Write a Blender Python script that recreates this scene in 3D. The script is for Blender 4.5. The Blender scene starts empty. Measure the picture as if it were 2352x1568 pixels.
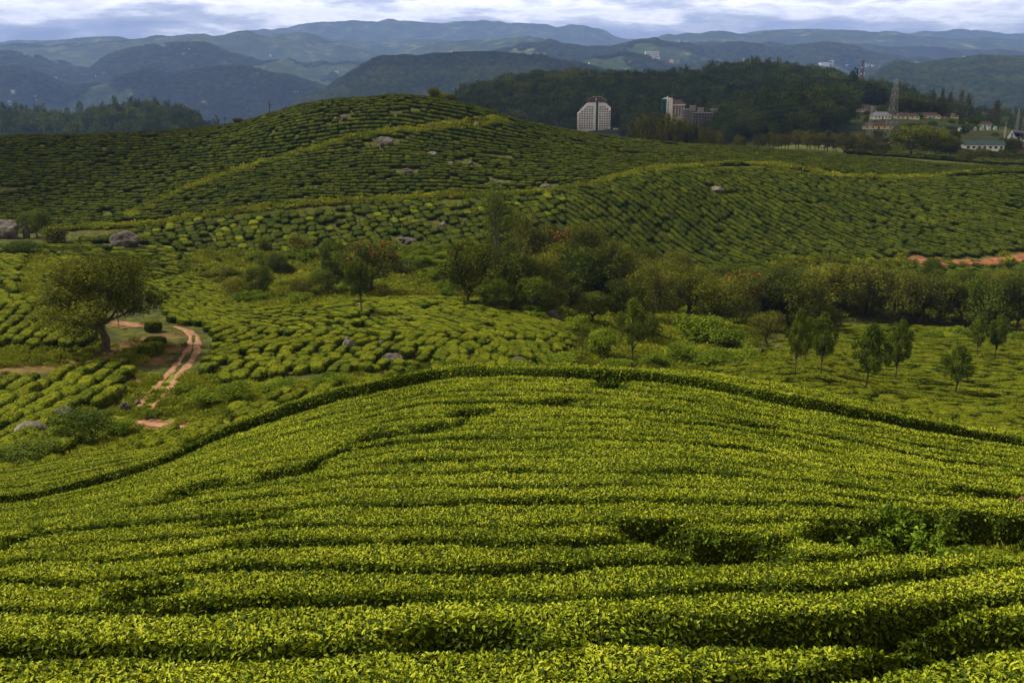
HAZE = 7.2e-5; EXPO = 0.70
SHADE_CLOUDS = [(230, 900, -60, 640, 500, 3, 'grey unseen cloud placed to shade the dark forest hill'), (-160, 250, -25, 75, 60, 5, 'small unseen cloud placed to shade the left of the tea hill'), (-1900, 5000, -100, 800, 480, 8, 'long unseen cloud placed to shade the left hills'), (150, 4000, -100, 900, 480, 9, 'unseen cloud placed to shade the middle hills'), (3500, 9000, 0, 2500, 1300, 12, 'large unseen cloud placed to shade the right-hand ridges'), (-3500, 11000, 0, 2500, 1300, 14, 'broad unseen cloud placed to shade the far left ridges')]
import bpy, math
import numpy as np
from mathutils import Vector, Matrix
rng = np.random.default_rng(7)
sc = bpy.context.scene
COL = sc.collection
# ---------------------------------------------------------------- camera
PITCH = math.radians(16.65)
FD = 2287.0                      # focal length in px of a 2352 px wide frame
CP, SP = math.cos(PITCH), math.sin(PITCH)
cam_d = bpy.data.cameras.new('camera')
cam = bpy.data.objects.new('camera', cam_d)
COL.objects.link(cam)
cam_d.sensor_width = 36.0
cam_d.lens = 36.0*FD/2352.0
cam_d.clip_start = 0.1
cam_d.clip_end = 60000
cam.location = (0, 0, 0)
cam.rotation_euler = (math.pi/2-PITCH, 0, 0)
sc.camera = cam

def ray(u, v):
    cx = (np.asarray(u, float)-1176)/FD
    cy = -(np.asarray(v, float)-784)/FD
    y = CP+cy*SP
    return cx/y, (SP-cy*CP)/y          # a = x/y, t = -z/y
def tv(u, v):
    return ray(u, v)[1]
def project(x, y, z):
    x = np.asarray(x, float); y = np.asarray(y, float); z = np.asarray(z, float)
    dep = y*CP - z*SP
    up = y*SP + z*CP
    dep = np.maximum(dep, 1e-3)
    return 1176+FD*x/dep, 784-FD*up/dep

# ---------------------------------------------------------------- noise
def _h(ix, iy, seed):
    n = (ix.astype(np.int64)*374761393 + iy.astype(np.int64)*668265263 + seed*974634777) & 0xffffffff
    n = ((n ^ (n >> 13))*1274126177) & 0xffffffff
    n = (n ^ (n >> 16)) & 0xffffffff
    return n/4294967295.0
def vnoise(x, y, seed=0):
    ix = np.floor(x); iy = np.floor(y)
    fx = x-ix; fy = y-iy
    fx = fx*fx*(3-2*fx); fy = fy*fy*(3-2*fy)
    a = _h(ix, iy, seed); b = _h(ix+1, iy, seed); c = _h(ix, iy+1, seed); d = _h(ix+1, iy+1, seed)
    return (a+(b-a)*fx)*(1-fy)+(c+(d-c)*fx)*fy
def fbm(x, y, seed=0, oct=4):
    s = 0; amp = 1; tot = 0
    x = np.asarray(x, float); y = np.asarray(y, float)
    for o in range(oct):
        s = s+amp*vnoise(x*2**o+17.3*o, y*2**o-9.1*o, seed+o); tot += amp; amp *= .5
    return s/tot*2-1
# ---------------------------------------------------------------- terrain
def pchip(xs, ys, q):
    xs = np.asarray(xs, float); ys = np.asarray(ys, float)
    h = np.diff(xs); dl = np.diff(ys)/h
    m = np.zeros_like(ys)
    m[0] = dl[0]; m[-1] = dl[-1]
    for i in range(1, len(xs)-1):
        if dl[i-1]*dl[i] > 0:
            w1 = 2*h[i]+h[i-1]; w2 = h[i]+2*h[i-1]
            m[i] = (w1+w2)/(w1/dl[i-1]+w2/dl[i])
    q = np.clip(q, xs[0], xs[-1])
    k = np.clip(np.searchsorted(xs, q)-1, 0, len(xs)-2)
    t = (q-xs[k])/h[k]
    return (2*t**3-3*t**2+1)*ys[k]+(t**3-2*t**2+t)*h[k]*m[k]+(-2*t**3+3*t**2)*ys[k+1]+(t**3-t**2)*h[k]*m[k+1]
US = [-700, 0, 300, 600, 900, 1200, 1500, 1800, 2100, 2352, 3050]
AT = np.linspace(-1.35, 1.35, 1081)
CUR_D, CUR_H = [], []
def curve(ds, vals, us=US, mode='v', sub=0.0, smooth=5):
    """one feature line of the land: distance and either photo row (v) or height (h) along it"""
    us = list(us)
    if np.isscalar(ds): ds = [ds]*len(us)
    if np.isscalar(vals): vals = [vals]*len(us)
    A = []; H = []; D = []
    for u, d, val in zip(us, ds, vals):
        if isinstance(val, tuple):            # explicit height
            a, _ = ray(u, 400); h = val[0]
        elif mode == 'h':
            a, _ = ray(u, 400); h = val
        else:
            a, t = ray(u, val); h = -t*d
        A.append(a); H.append(h-sub); D.append(d)
    o = np.argsort(A); A = np.array(A)[o]; H = np.array(H)[o]; D = np.array(D, float)[o]
    h = pchip(A, H, AT); d = pchip(A, D, AT)
    if smooth:
        k = np.ones(smooth)/smooth
        p = smooth//2
        h = np.convolve(np.pad(h, p, mode='edge'), k, 'valid')
        d = np.convolve(np.pad(d, p, mode='edge'), k, 'valid')
    CUR_D.append(d); CUR_H.append(h)
S = 0.8
curve(-40, -2.2, mode='h')
curve(4, -5.54-S, mode='h', smooth=31)
curve(9.15, [1568]*11, sub=S, smooth=41)
curve(14, [1300, 1295, 1275, 1258, 1250, 1250, 1250, 1252, 1258, 1262, 1285], sub=S, smooth=61)
curve(22.8, [1240, 1180, 1125, 1060, 1018, 1000, 1000, 1027, 1072, 1105, 1180], sub=S, smooth=41)
curve([30, 34, 34, 35, 36, 36, 36, 36, 36, 36, 34], [1220, 1150, 1085, 965, 885, 848, 852, 887, 950, 1000, 1120], sub=S, smooth=31)
curve(50, [1080, 1060, 1020, (-21,), (-20.5,), (-20,), (-20,), (-21,), (-23.5,), (-24.5,), (-27,)], sub=S, smooth=31)
curve([58, 60, 62, 68, 78, 80, 80, 80, 72, 68, 66], [1000, 990, 975, 905, 872, (-31,), (-31,), 885, 950, 1000, 1120], sub=S, smooth=15)
curve([80, 80, 84, 88, 92, 95, 95, 95, 92, 90, 90], [830, 838, 830, 800, 790, 800, 850, 840, 885, 900, 930], sub=S, smooth=15)
curve([105, 105, 110, 112, 114, 114, 120, 125, 125, 125, 125], [690, 690, 692, 712, 690, 702, 765, 780, 790, 800, 820], sub=S, smooth=9)
curve([140, 140, 145, 145, 145, 145, 150, 155, 155, 155, 155], [590, 590, 615, 660, 667, (-38,), 700, 720, 735, 740, 750], sub=S, smooth=15)
curve([165, 165, 165, 170, 170, 172, 178, 182, 185, 185, 190], [540, 545, 572, 590, 582, 590, 635, 625, 615, 610, 600], sub=S, smooth=15)
curve([185, 185, 190, 193, 197, 200, 215, 230, 235, 235, 240], [510, 512, 505, 472, 460, 448, 393, 385, 410, 398, 390], sub=S, smooth=9)
curve([225, 225, 228, 230, 232, 240, 250, 262, 265, 265, 270], [405, 405, 392, 365, 335, 345, 355, 363, 388, 389, 392], sub=S, smooth=15)
curve([265]*13+[275, 290, 295, 300, 300, 300, 300],
      [330, 313, 306, 297, 284, 262, 239, 229, 223, 219, 228, 245, 270, 296, 323, 338, 346, 370, 383, 395],
      us=[-700, 0, 300, 450, 540, 620, 700, 760, 850, 920, 1000, 1100, 1176, 1300, 1500, 1700, 1800, 2100, 2352, 3050], sub=S, smooth=5)
curve(380, [(-66,), (-66,), (-64,), (-60,), (-58,), (-62,), (-64,), 339, 352, 368, 380], sub=0, smooth=15)
curve(560, [(-115,), (-115,), (-112,), (-110,), (-108,), (-98,), (-74,), 318, 300, 318, 330], smooth=15)
curve(720, [(-150,)]*5+[(-130,), (-108,), (-82,), 275, 258, 263, 272, 302, (-95,)], us=[-700, 0, 300, 600, 900, 1060, 1200, 1500, 1800, 2000, 2100, 2200, 2352, 3050], smooth=15)
curve(1000, [(-170,)]*5+[(-125,), (-108,), 302, 290, 280, 238, 228, 268, (-112,), (-130,)], us=[-700, 0, 300, 600, 900, 1060, 1200, 1360, 1500, 1650, 1800, 1950, 2100, 2352, 3050], smooth=9)
CREST = []
def crest(d, pts, wob=0.0, sm=3):
    us = [p[0] for p in pts]; vs = [p[1] for p in pts]
    if us[0] > -700: us = [-700]+us; vs = [vs[0]]+vs
    if us[-1] < 3050: us = us+[3050]; vs = vs+[vs[-1]]
    # trough between the previous crest and this one
    prev_d, prev_h = CUR_D[-1], CUR_H[-1]
    curve(d, vs, us=us, smooth=sm)
    cd, ch = CUR_D.pop(), CUR_H.pop()
    if len(CREST):
        md = (prev_d*.55+cd*.45)
        mh = np.minimum(prev_h, ch)-.055*(cd-prev_d)-20
        CUR_D.append(md); CUR_H.append(mh)
    CUR_D.append(cd); CUR_H.append(ch); CREST.append(len(CUR_D)-1)
crest(1300, [(-700, 280), (0, 280), (100, 287), (200, 281), (350, 270), (420, 280), (500, 325), (700, 370), (1000, 330), (1060, 240), (1100, 226), (1200, 205), (1300, 195), (1400, 201), (1500, 198), (1600, 196), (1680, 178), (1800, 178), (1900, 188), (1980, 213), (2080, 240), (2200, 275), (2352, 305)])
crest(4000, [(-700, 315), (0, 315), (600, 315), (690, 245), (740, 222), (780, 190), (820, 160), (850, 142), (880, 130), (950, 123), (1040, 128), (1100, 133), (1200, 142), (1300, 160), (1400, 182), (1500, 190), (1700, 194), (1900, 186), (2000, 175), (2060, 160), (2120, 150), (2185, 137), (2230, 137), (2290, 143), (2352, 150), (3050, 166)])
crest(5400, [(-700, 164), (0, 159), (80, 167), (200, 191), (300, 182), (450, 167), (560, 170), (650, 187), (760, 206), (900, 203), (1200, 169), (1290, 162), (1380, 144), (1460, 138), (1550, 152), (1650, 154), (1750, 159), (1900, 154), (2050, 164), (2352, 180)])
crest(7000, [(-700, 143), (0, 128), (100, 143), (200, 155), (280, 130), (370, 113), (450, 111), (560, 128), (650, 140), (720, 153), (820, 155), (950, 143), (1050, 133), (1130, 123), (1200, 109), (1260, 106), (1350, 118), (1450, 105), (1600, 101), (1700, 109), (1800, 120), (1900, 110), (1980, 124), (2060, 134), (2200, 152), (2352, 157)])
crest(10000, [(-700, 101), (0, 103), (180, 104), (300, 97), (400, 82), (450, 84), (570, 76), (620, 83), (700, 83), (760, 98), (830, 118), (900, 128), (1000, 102), (1100, 96), (1180, 81), (1230, 89), (1300, 109), (1400, 113), (1500, 112), (1600, 102), (1750, 101), (1850, 106), (2000, 106), (2100, 111), (2352, 116)])
crest(13500, [(-700, 95), (0, 102), (200, 90), (260, 88), (330, 98), (600, 85), (700, 78), (800, 95), (950, 92), (1050, 97), (1200, 95), (1300, 105), (1450, 112), (1500, 90), (1550, 80), (1650, 75), (1700, 80), (1850, 72), (1950, 76), (2050, 80), (2150, 88), (2300, 92), (2352, 95)])
crest(18000, [(-700, 88), (0, 95), (400, 90), (600, 70), (700, 56), (800, 50), (900, 47), (1000, 56), (1100, 48), (1250, 56), (1350, 60), (1450, 93), (1530, 88), (1650, 80), (1850, 70), (2100, 75), (2200, 70), (2352, 80), (3050, 90)])
CUR_D.append(np.full_like(AT, 20500.)); CUR_H.append(CUR_H[-1]-400)
CD = np.array(CUR_D); CH = np.array(CUR_H)     # [K, NA]
for k in range(1, len(CD)):
    CD[k] = np.maximum(CD[k], CD[k-1]+1.0)
# slopes at the feature lines (monotone)
_h_ = np.diff(CD, axis=0); _dl = np.diff(CH, axis=0)/_h_
CM = np.zeros_like(CH)
CM[0] = _dl[0]; CM[-1] = _dl[-1]
for k in range(1, len(CD)-1):
    same = _dl[k-1]*_dl[k] > 0
    w1 = 2*_h_[k]+_h_[k-1]; w2 = _h_[k]+2*_h_[k-1]
    with np.errstate(divide='ignore', invalid='ignore'):
        m = (w1+w2)/(w1/_dl[k-1]+w2/_dl[k])
    CM[k] = np.where(same, m, 0)
def H(x, y):
    x = np.atleast_1d(np.asarray(x, float)); y = np.atleast_1d(np.asarray(y, float))
    shp = np.broadcast(x, y).shape
    x = np.broadcast_to(x, shp).ravel(); y = np.broadcast_to(y, shp).ravel()
    a = x/np.maximum(y, 8.0)
    fa = np.clip((a-AT[0])/(AT[1]-AT[0]), 0, len(AT)-1.001)
    i = fa.astype(int); w = fa-i
    out = np.full(x.shape, np.nan)
    K = len(CD)
    lo_d = CD[0][i]; 
    out[:] = CH[0][i]
    for k in range(K-1):
        d0 = CD[k][i]*(1-w)+CD[k][i+1]*w
        d1 = CD[k+1][i]*(1-w)+CD[k+1][i+1]*w
        s = (y >= d0) & (y < d1) if k < K-2 else (y >= d0)
        if not s.any(): continue
        ii = i[s]; ww = w[s]
        L = lambda T: T[ii]*(1-ww)+T[ii+1]*ww
        hh = (d1-d0)[s]; t = np.clip((y[s]-d0[s])/hh, 0, 1)
        out[s] = (2*t**3-3*t**2+1)*L(CH[k])+(t**3-2*t**2+t)*hh*L(CM[k])+(-2*t**3+3*t**2)*L(CH[k+1])+(t**3-t**2)*hh*L(CM[k+1])
    # natural unevenness, growing with distance
    far = np.clip((y-380)/900, 0, 1)
    near = np.clip((y-50)/60, 0, 1)*(1-far)
    out += near*(fbm(x/22, y/22, 3, 3)*.45)
    m = far > 0
    if m.any():
        xx = x[m]; yy = y[m]; sc_ = np.clip(yy/2500, .25, 2.2)
        rid = 1-np.abs(fbm(xx/(260*sc_), yy/(420*sc_), 11, 4))*2.2
        out[m] += far[m]*(rid-.55)*26*sc_*np.clip((yy-900)/1200, .25, 1)
    return out.reshape(shp)
def H1(x, y): return float(H(x, y)[0])
def hit(u, v, dmin=7.0, dmax=18500.0, n=1500, plus=0.0):
    """first point of the land met by the ray through photo point (u, v)"""
    a, t = ray(u, v); a = float(a); t = float(t)
    ds = np.geomspace(dmin, dmax, n)
    z = -t*ds; g = H(a*ds, ds)+plus
    b = z <= g
    if not b.any(): return None
    k = int(np.argmax(b))
    if k == 0: return Vector((a*ds[0], ds[0], float(g[0]-plus)))
    lo, hi = ds[k-1], ds[k]
    for _ in range(18):
        m = (lo+hi)/2
        if -t*m <= H1(a*m, m)+plus: hi = m
        else: lo = m
    return Vector((a*hi, hi, H1(a*hi, hi)))
def at(u, d, dz=0.0, v=400):
    a = float(ray(u, v)[0]); x = a*d
    return Vector((x, d, H1(x, d)+dz))
# ---------------------------------------------------------------- helpers
def tag(o, label=None, cat=None, group=None, kind=None):
    if label: o['label'] = label
    if cat: o['category'] = cat
    if group: o['group'] = group
    if kind: o['kind'] = kind
    return o
def mesh_np(name, V, F, mats=(), midx=None, tint=None, smooth=False):
    """V [n,3]; F: one int array [m,k] or a list of them"""
    if isinstance(F, np.ndarray): F = [F]
    F = [np.asarray(f, np.int64) for f in F if len(f)]
    me = bpy.data.meshes.new(name)
    V = np.ascontiguousarray(V, np.float32)
    me.vertices.add(len(V)); me.vertices.foreach_set('co', V.ravel())
    nl = sum(f.size for f in F); nf = sum(len(f) for f in F)
    me.loops.add(nl); me.loops.foreach_set('vertex_index', np.concatenate([f.ravel() for f in F]).astype(np.int32))
    st = []; o = 0
    for f in F:
        st.append(o+np.arange(len(f))*f.shape[1]); o += f.size
    me.polygons.add(nf); me.polygons.foreach_set('loop_start', np.concatenate(st).astype(np.int32))
    for m in mats: me.materials.append(m)
    if midx is not None: me.polygons.foreach_set('material_index', np.asarray(midx, np.int32))
    me.polygons.foreach_set('use_smooth', np.full(nf, bool(smooth)))
    if tint is not None:
        at_ = me.attributes.new('tint', 'FLOAT', 'FACE'); at_.data.foreach_set('value', np.asarray(tint, np.float32))
    me.update(calc_edges=True)
    return me
def link(name, me, parent=None, loc=None, rot=None, scale=None):
    o = bpy.data.objects.new(name, me); COL.objects.link(o)
    if parent: o.parent = parent
    if loc is not None: o.location = loc
    if rot is not None: o.rotation_euler = rot
    if scale is not None: o.scale = scale
    return o
def empty(name, loc, rz=0.0, scale=None):
    o = bpy.data.objects.new(name, None); COL.objects.link(o); o.location = loc; o.rotation_euler = (0, 0, rz)
    o.empty_display_size = .3
    if scale is not None: o.scale = scale
    return o
class MB:
    """collects boxes, bars, tubes and polygons for one mesh"""
    def __init__(s): s.V = []; s.F = []; s.M = []
    def add(s, V, F, m=0):
        o = len(s.V); s.V += [tuple(v) for v in V]; s.F += [tuple(i+o for i in f) for f in F]; s.M += [m]*len(F)
    def box(s, x0, x1, y0, y1, z0, z1, m=0):
        s.add([(x0, y0, z0), (x1, y0, z0), (x1, y1, z0), (x0, y1, z0), (x0, y0, z1), (x1, y0, z1), (x1, y1, z1), (x0, y1, z1)],
              [(0, 3, 2, 1), (4, 5, 6, 7), (0, 1, 5, 4), (1, 2, 6, 5), (2, 3, 7, 6), (3, 0, 4, 7)], m)
    def bar(s, p, q, r=.05, m=0, n=4, r2=None):
        V, F = tube([p, q], [r, r2 if r2 is not None else r], n)
        s.add(V, F, m)
    def poly(s, pts, m=0): s.add(pts, [tuple(range(len(pts)))], m)
    def prism(s, prof, y0, y1, m=0):
        """prof: (x, z) outline extruded along y"""
        n = len(prof)
        V = [(x, y0, z) for x, z in prof]+[(x, y1, z) for x, z in prof]
        F = [tuple(range(n)), tuple(range(2*n-1, n-1, -1))]+[(i, i+n, (i+1) % n+n, (i+1) % n) for i in range(n)]
        s.add(V, F, m)
    def mesh(s, name, mats, smooth=False):
        me = bpy.data.meshes.new(name); me.from_pydata(s.V, [], s.F)
        for m in mats: me.materials.append(m)
        me.polygons.foreach_set('material_index', s.M)
        me.polygons.foreach_set('use_smooth', [smooth]*len(s.F)); me.update()
        return me
    def obj(s, name, mats, parent=None, loc=None, smooth=False):
        if not isinstance(mats, (list, tuple)): mats = [mats]
        return link(name, s.mesh(name, mats, smooth), parent, loc)
def tube(P, R, n=6):
    P = [Vector(p) for p in P]; V = []; F = []
    for i, p in enumerate(P):
        d = (P[min(i+1, len(P)-1)]-P[max(i-1, 0)])
        d = d.normalized() if d.length > 1e-9 else Vector((0, 0, 1))
        u = d.cross(Vector((0, 0, 1)))
        if u.length < 1e-3: u = d.cross(Vector((1, 0, 0)))
        u.normalize(); w = d.cross(u)
        for k in range(n):
            a = 2*math.pi*k/n
            V.append(tuple(p+(u*math.cos(a)+w*math.sin(a))*R[i]))
    for i in range(len(P)-1):
        for k in range(n):
            F.append((i*n+k, i*n+(k+1) % n, (i+1)*n+(k+1) % n, (i+1)*n+k))
    F.append(tuple(range(n-1, -1, -1))); F.append(tuple(range((len(P)-1)*n, len(P)*n)))
    return V, F
# ---------------------------------------------------------------- materials
def newmat(name):
    m = bpy.data.materials.new(name); m.use_nodes = True
    nt = m.node_tree; b = nt.nodes['Principled BSDF']
    b.inputs['Roughness'].default_value = .75
    return m, nt, b
def ramp(nt, stops, interp='LINEAR'):
    r = nt.nodes.new('ShaderNodeValToRGB'); cr = r.color_ramp; cr.interpolation = interp
    while len(cr.elements) < len(stops): cr.elements.new(.5)
    for e, (p, c) in zip(cr.elements, stops):
        e.position = p; e.color = (c[0], c[1], c[2], 1)
    return r
def noise(nt, scale, det=4, rough=.6, vec=None, dist=0):
    n = nt.nodes.new('ShaderNodeTexNoise'); n.inputs['Scale'].default_value = scale; n.inputs['Detail'].default_value = det
    n.inputs['Roughness'].default_value = rough; n.inputs['Distortion'].default_value = dist
    if vec is None:
        g = nt.nodes.new('ShaderNodeNewGeometry'); vec = g.outputs['Position']
    nt.links.new(vec, n.inputs['Vector'])
    return n
def math_(nt, op, a, b=None, c=None, clamp=False):
    n = nt.nodes.new('ShaderNodeMath'); n.operation = op; n.use_clamp = clamp
    for i, v in enumerate((a, b, c)):
        if v is None: continue
        if isinstance(v, (int, float)): n.inputs[i].default_value = v
        else: nt.links.new(v, n.inputs[i])
    return n.outputs[0]
def mixc(nt, f, a, b):
    n = nt.nodes.new('ShaderNodeMix'); n.data_type = 'RGBA'
    for i, v in ((0, f), (6, a), (7, b)):
        if isinstance(v, (int, float)): n.inputs[i].default_value = v
        elif isinstance(v, tuple): n.inputs[i].default_value = (v[0], v[1], v[2], 1)
        else: nt.links.new(v, n.inputs[i])
    return n.outputs[2]
def leafmat(name, stops, w=(.55, .25, .30), nscale=.06, transl=.22, rough=.7, spec=.03):
    """foliage: colour from leaf age (tint), the plant itself (object random) and soft patches"""
    m, nt, b = newmat(name)
    a = nt.nodes.new('ShaderNodeAttribute'); a.attribute_name = 'tint'
    oi = nt.nodes.new('ShaderNodeObjectInfo')
    n = noise(nt, nscale, 3)
    f = math_(nt, 'MULTIPLY', a.outputs['Fac'], w[0])
    f = math_(nt, 'MULTIPLY_ADD', oi.outputs['Random'], w[1], f)
    n2 = math_(nt, 'MULTIPLY_ADD', n.outputs['Fac'], 2.4, -.7, clamp=True)
    f = math_(nt, 'MULTIPLY_ADD', n2, w[2], f)
    r = ramp(nt, stops); nt.links.new(f, r.inputs[0])
    nt.links.new(r.outputs[0], b.inputs['Base Color'])
    b.inputs['Roughness'].default_value = rough
    b.inputs['Specular IOR Level'].default_value = spec
    if transl > 0:
        t = nt.nodes.new('ShaderNodeBsdfTranslucent'); mx = nt.nodes.new('ShaderNodeMixShader')
        mx.inputs[0].default_value = transl
        nt.links.new(r.outputs[0], t.inputs[0])
        nt.links.new(b.outputs[0], mx.inputs[1]); nt.links.new(t.outputs[0], mx.inputs[2])
        nt.links.new(mx.outputs[0], nt.nodes['Material Output'].inputs['Surface'])
    return m
def plain(name, col, rough=.7, var=.15, scale=1.5, metal=0.0, bump=0.0, spec=.3):
    m, nt, b = newmat(name)
    n = noise(nt, scale, 5)
    d = tuple(c*(1-var*1.6) for c in col); l = tuple(min(1, c*(1+var)) for c in col)
    r = ramp(nt, [(.3, d), (.7, l)]); nt.links.new(n.outputs['Fac'], r.inputs[0]); nt.links.new(r.outputs[0], b.inputs['Base Color'])
    b.inputs['Roughness'].default_value = rough; b.inputs['Metallic'].default_value = metal; b.inputs['Specular IOR Level'].default_value = spec
    if bump:
        bp = nt.nodes.new('ShaderNodeBump'); bp.inputs['Strength'].default_value = bump; bp.inputs['Distance'].default_value = .1
        nt.links.new(n.outputs['Fac'], bp.inputs['Height']); nt.links.new(bp.outputs[0], b.inputs['Normal'])
    return m
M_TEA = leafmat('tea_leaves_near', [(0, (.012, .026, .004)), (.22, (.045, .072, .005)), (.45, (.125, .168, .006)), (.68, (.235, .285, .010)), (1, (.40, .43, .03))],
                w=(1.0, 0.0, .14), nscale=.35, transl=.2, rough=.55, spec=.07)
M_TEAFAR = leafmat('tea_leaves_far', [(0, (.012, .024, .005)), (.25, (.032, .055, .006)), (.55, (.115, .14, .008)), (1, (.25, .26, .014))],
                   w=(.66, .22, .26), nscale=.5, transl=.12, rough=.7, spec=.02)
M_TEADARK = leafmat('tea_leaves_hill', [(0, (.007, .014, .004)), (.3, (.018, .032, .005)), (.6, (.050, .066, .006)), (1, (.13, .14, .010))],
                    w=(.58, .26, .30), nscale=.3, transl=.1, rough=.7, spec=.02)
M_CORE = plain('tea_twigs', (.024, .038, .007), 1, .5, 9, spec=0)
M_BARK = plain('bark', (.075, .055, .038), .9, .4, 3, bump=.4)
M_BARKP = plain('bark_pale', (.16, .13, .095), .9, .35, 3, bump=.4)
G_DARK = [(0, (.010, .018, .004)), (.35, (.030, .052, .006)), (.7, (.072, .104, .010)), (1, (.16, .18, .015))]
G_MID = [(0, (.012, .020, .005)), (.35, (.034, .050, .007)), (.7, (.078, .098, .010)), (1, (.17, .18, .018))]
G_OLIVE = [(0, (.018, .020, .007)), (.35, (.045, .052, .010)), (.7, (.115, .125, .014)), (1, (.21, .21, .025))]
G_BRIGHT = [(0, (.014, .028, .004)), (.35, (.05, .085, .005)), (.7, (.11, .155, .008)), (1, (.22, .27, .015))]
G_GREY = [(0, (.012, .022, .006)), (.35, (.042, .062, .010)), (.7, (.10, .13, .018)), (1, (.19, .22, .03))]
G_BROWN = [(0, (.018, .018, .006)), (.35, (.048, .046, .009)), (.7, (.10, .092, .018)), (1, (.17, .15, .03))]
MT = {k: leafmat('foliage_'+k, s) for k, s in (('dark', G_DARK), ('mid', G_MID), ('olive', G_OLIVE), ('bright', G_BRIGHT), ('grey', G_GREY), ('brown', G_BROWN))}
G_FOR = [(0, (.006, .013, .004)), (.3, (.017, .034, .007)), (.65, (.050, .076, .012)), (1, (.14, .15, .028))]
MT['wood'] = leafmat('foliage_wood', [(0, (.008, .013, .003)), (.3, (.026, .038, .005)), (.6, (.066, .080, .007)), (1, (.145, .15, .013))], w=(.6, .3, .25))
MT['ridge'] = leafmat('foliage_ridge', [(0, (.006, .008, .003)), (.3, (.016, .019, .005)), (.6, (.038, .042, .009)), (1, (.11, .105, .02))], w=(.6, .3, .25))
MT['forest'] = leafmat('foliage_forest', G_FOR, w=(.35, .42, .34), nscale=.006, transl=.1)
M_FLOWER = plain('red_blossom', (.55, .06, .012), .5, .3, 8)
# ---------------------------------------------------------------- leaf builder
def leaves(P, N, size, r, tint, updir=.5, fold=.25, wid=.42, six=False):
    """one leaf per point: P [n,3] root, N [n,3] surface normal -> V, F(tri or quad), tint per face"""
    n = len(P)
    T = r.normal(size=(n, 3)); T -= (T*N).sum(1, keepdims=True)*N
    T /= np.linalg.norm(T, axis=1, keepdims=True)+1e-9
    lift = r.uniform(0, updir*2, size=(n, 1))
    D = T+N*lift; D /= np.linalg.norm(D, axis=1, keepdims=True)
    Nn = N+r.normal(size=(n, 3))*.45; B = np.cross(D, Nn); B /= np.linalg.norm(B, axis=1, keepdims=True)+1e-9
    Up = np.cross(B, D)
    s = np.asarray(size).reshape(-1, 1)*r.uniform(.65, 1.25, size=(n, 1))
    w = s*wid
    if not six:
        V = np.stack([P, P+D*s*.5+B*w*.5+Up*s*fold*.5, P+D*s, P+D*s*.5-B*w*.5+Up*s*fold*.5], 1)
        i = np.arange(n)[:, None]*4
        F = np.concatenate([i+np.array([[0, 1, 2]]), i+np.array([[0, 2, 3]])], 1).reshape(-1, 3)
        return V.reshape(-1, 3), F, np.repeat(tint, 2)
    c = Up*s
    V = np.stack([P, P+D*s*.28+B*w*.42+c*fold*.35, P+D*s*.66+B*w*.40+c*fold*.3, P+D*s-c*.12, P+D*s*.66-B*w*.40+c*fold*.3, P+D*s*.28-B*w*.42+c*fold*.35, P+D*s*.47+c*.03], 1)
    i = np.arange(n)[:, None]*7
    F = np.concatenate([i+np.array([[0, 1, 6]]), i+np.array([[1, 2, 6]]), i+np.array([[2, 3, 6]]), i+np.array([[3, 4, 6]]), i+np.array([[4, 5, 6]]), i+np.array([[5, 0, 6]])], 1).reshape(-1, 3)
    return V.reshape(-1, 3), F, np.repeat(tint, 6)
def inpoly(px, py, poly):
    px = np.asarray(px); py = np.asarray(py); c = np.zeros(px.shape, bool)
    n = len(poly); j = n-1
    for i in range(n):
        xi, yi = poly[i]; xj, yj = poly[j]
        if yi != yj:
            c ^= ((yi > py) != (yj > py)) & (px < (xj-xi)*(py-yi)/(yj-yi)+xi)
        j = i
    return c
def polydist(x, y, pts):
    """distance in the ground plane to a polyline"""
    best = np.full(np.shape(x), 1e9)
    for (x0, y0), (x1, y1) in zip(pts[:-1], pts[1:]):
        dx, dy = x1-x0, y1-y0; L = dx*dx+dy*dy+1e-9
        t = np.clip(((x-x0)*dx+(y-y0)*dy)/L, 0, 1)
        best = np.minimum(best, np.hypot(x-x0-t*dx, y-y0-t*dy))
    return best
def trace(pts, **k):
    """photo points -> points on the land"""
    out = []
    for p in pts:
        h = hit(p[0], p[1], **k)
        if h is not None: out.append((h.x, h.y))
    return out
def sm(t): t = np.clip(t, 0, 1); return t*t*(3-2*t)
# ---------------------------------------------------------------- roads and paths traced on the land
RUT1 = trace([(408, 752), (432, 762), (436, 790), (418, 822), (395, 852), (370, 880), (335, 912), (312, 940)], dmin=45)
RUT2 = trace([(400, 750), (440, 762), (456, 788), (445, 820), (420, 852), (392, 888), (362, 925), (345, 945), (352, 968)], dmin=45)
DIRT = trace([(322, 968), (345, 975), (380, 978), (425, 982), (470, 985)], dmin=45)
LEDGE = trace([(395, 770), (350, 776), (310, 788), (280, 800), (240, 822), (180, 835), (100, 845), (0, 852), (-300, 850)], dmin=45)
LOOP = trace([(272, 742), (300, 748), (330, 745)], dmin=60)
PATH_UP = trace([(75, 690), (72, 660), (80, 630), (88, 605), (92, 590)], dmin=60)
TRACK_B = trace([(290, 500), (400, 450), (500, 410), (600, 378), (700, 350), (800, 322), (850, 310), (960, 300), (1100, 285), (1170, 280)], dmin=150)
PATH_C = trace([(-300, 545), (150, 528), (330, 518), (420, 505), (560, 486), (700, 470), (900, 458), (1100, 450), (1200, 447), (1300, 436), (1380, 420), (1440, 405), (1500, 392), (1600, 383), (1720, 380), (1780, 380), (1830, 390), (1890, 403), (2000, 410), (2100, 410), (2200, 403), (2352, 395), (2700, 390)], dmin=150)
PATH_D = trace([(1500, 655), (1600, 640), (1700, 622), (1780, 612), (1830, 597), (1900, 600), (2000, 604), (2090, 606)], dmin=130)
REDROAD = trace([(2085, 598), (2130, 603), (2180, 606), (2250, 604), (2320, 598), (2380, 585), (2600, 560)], dmin=130)
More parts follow.
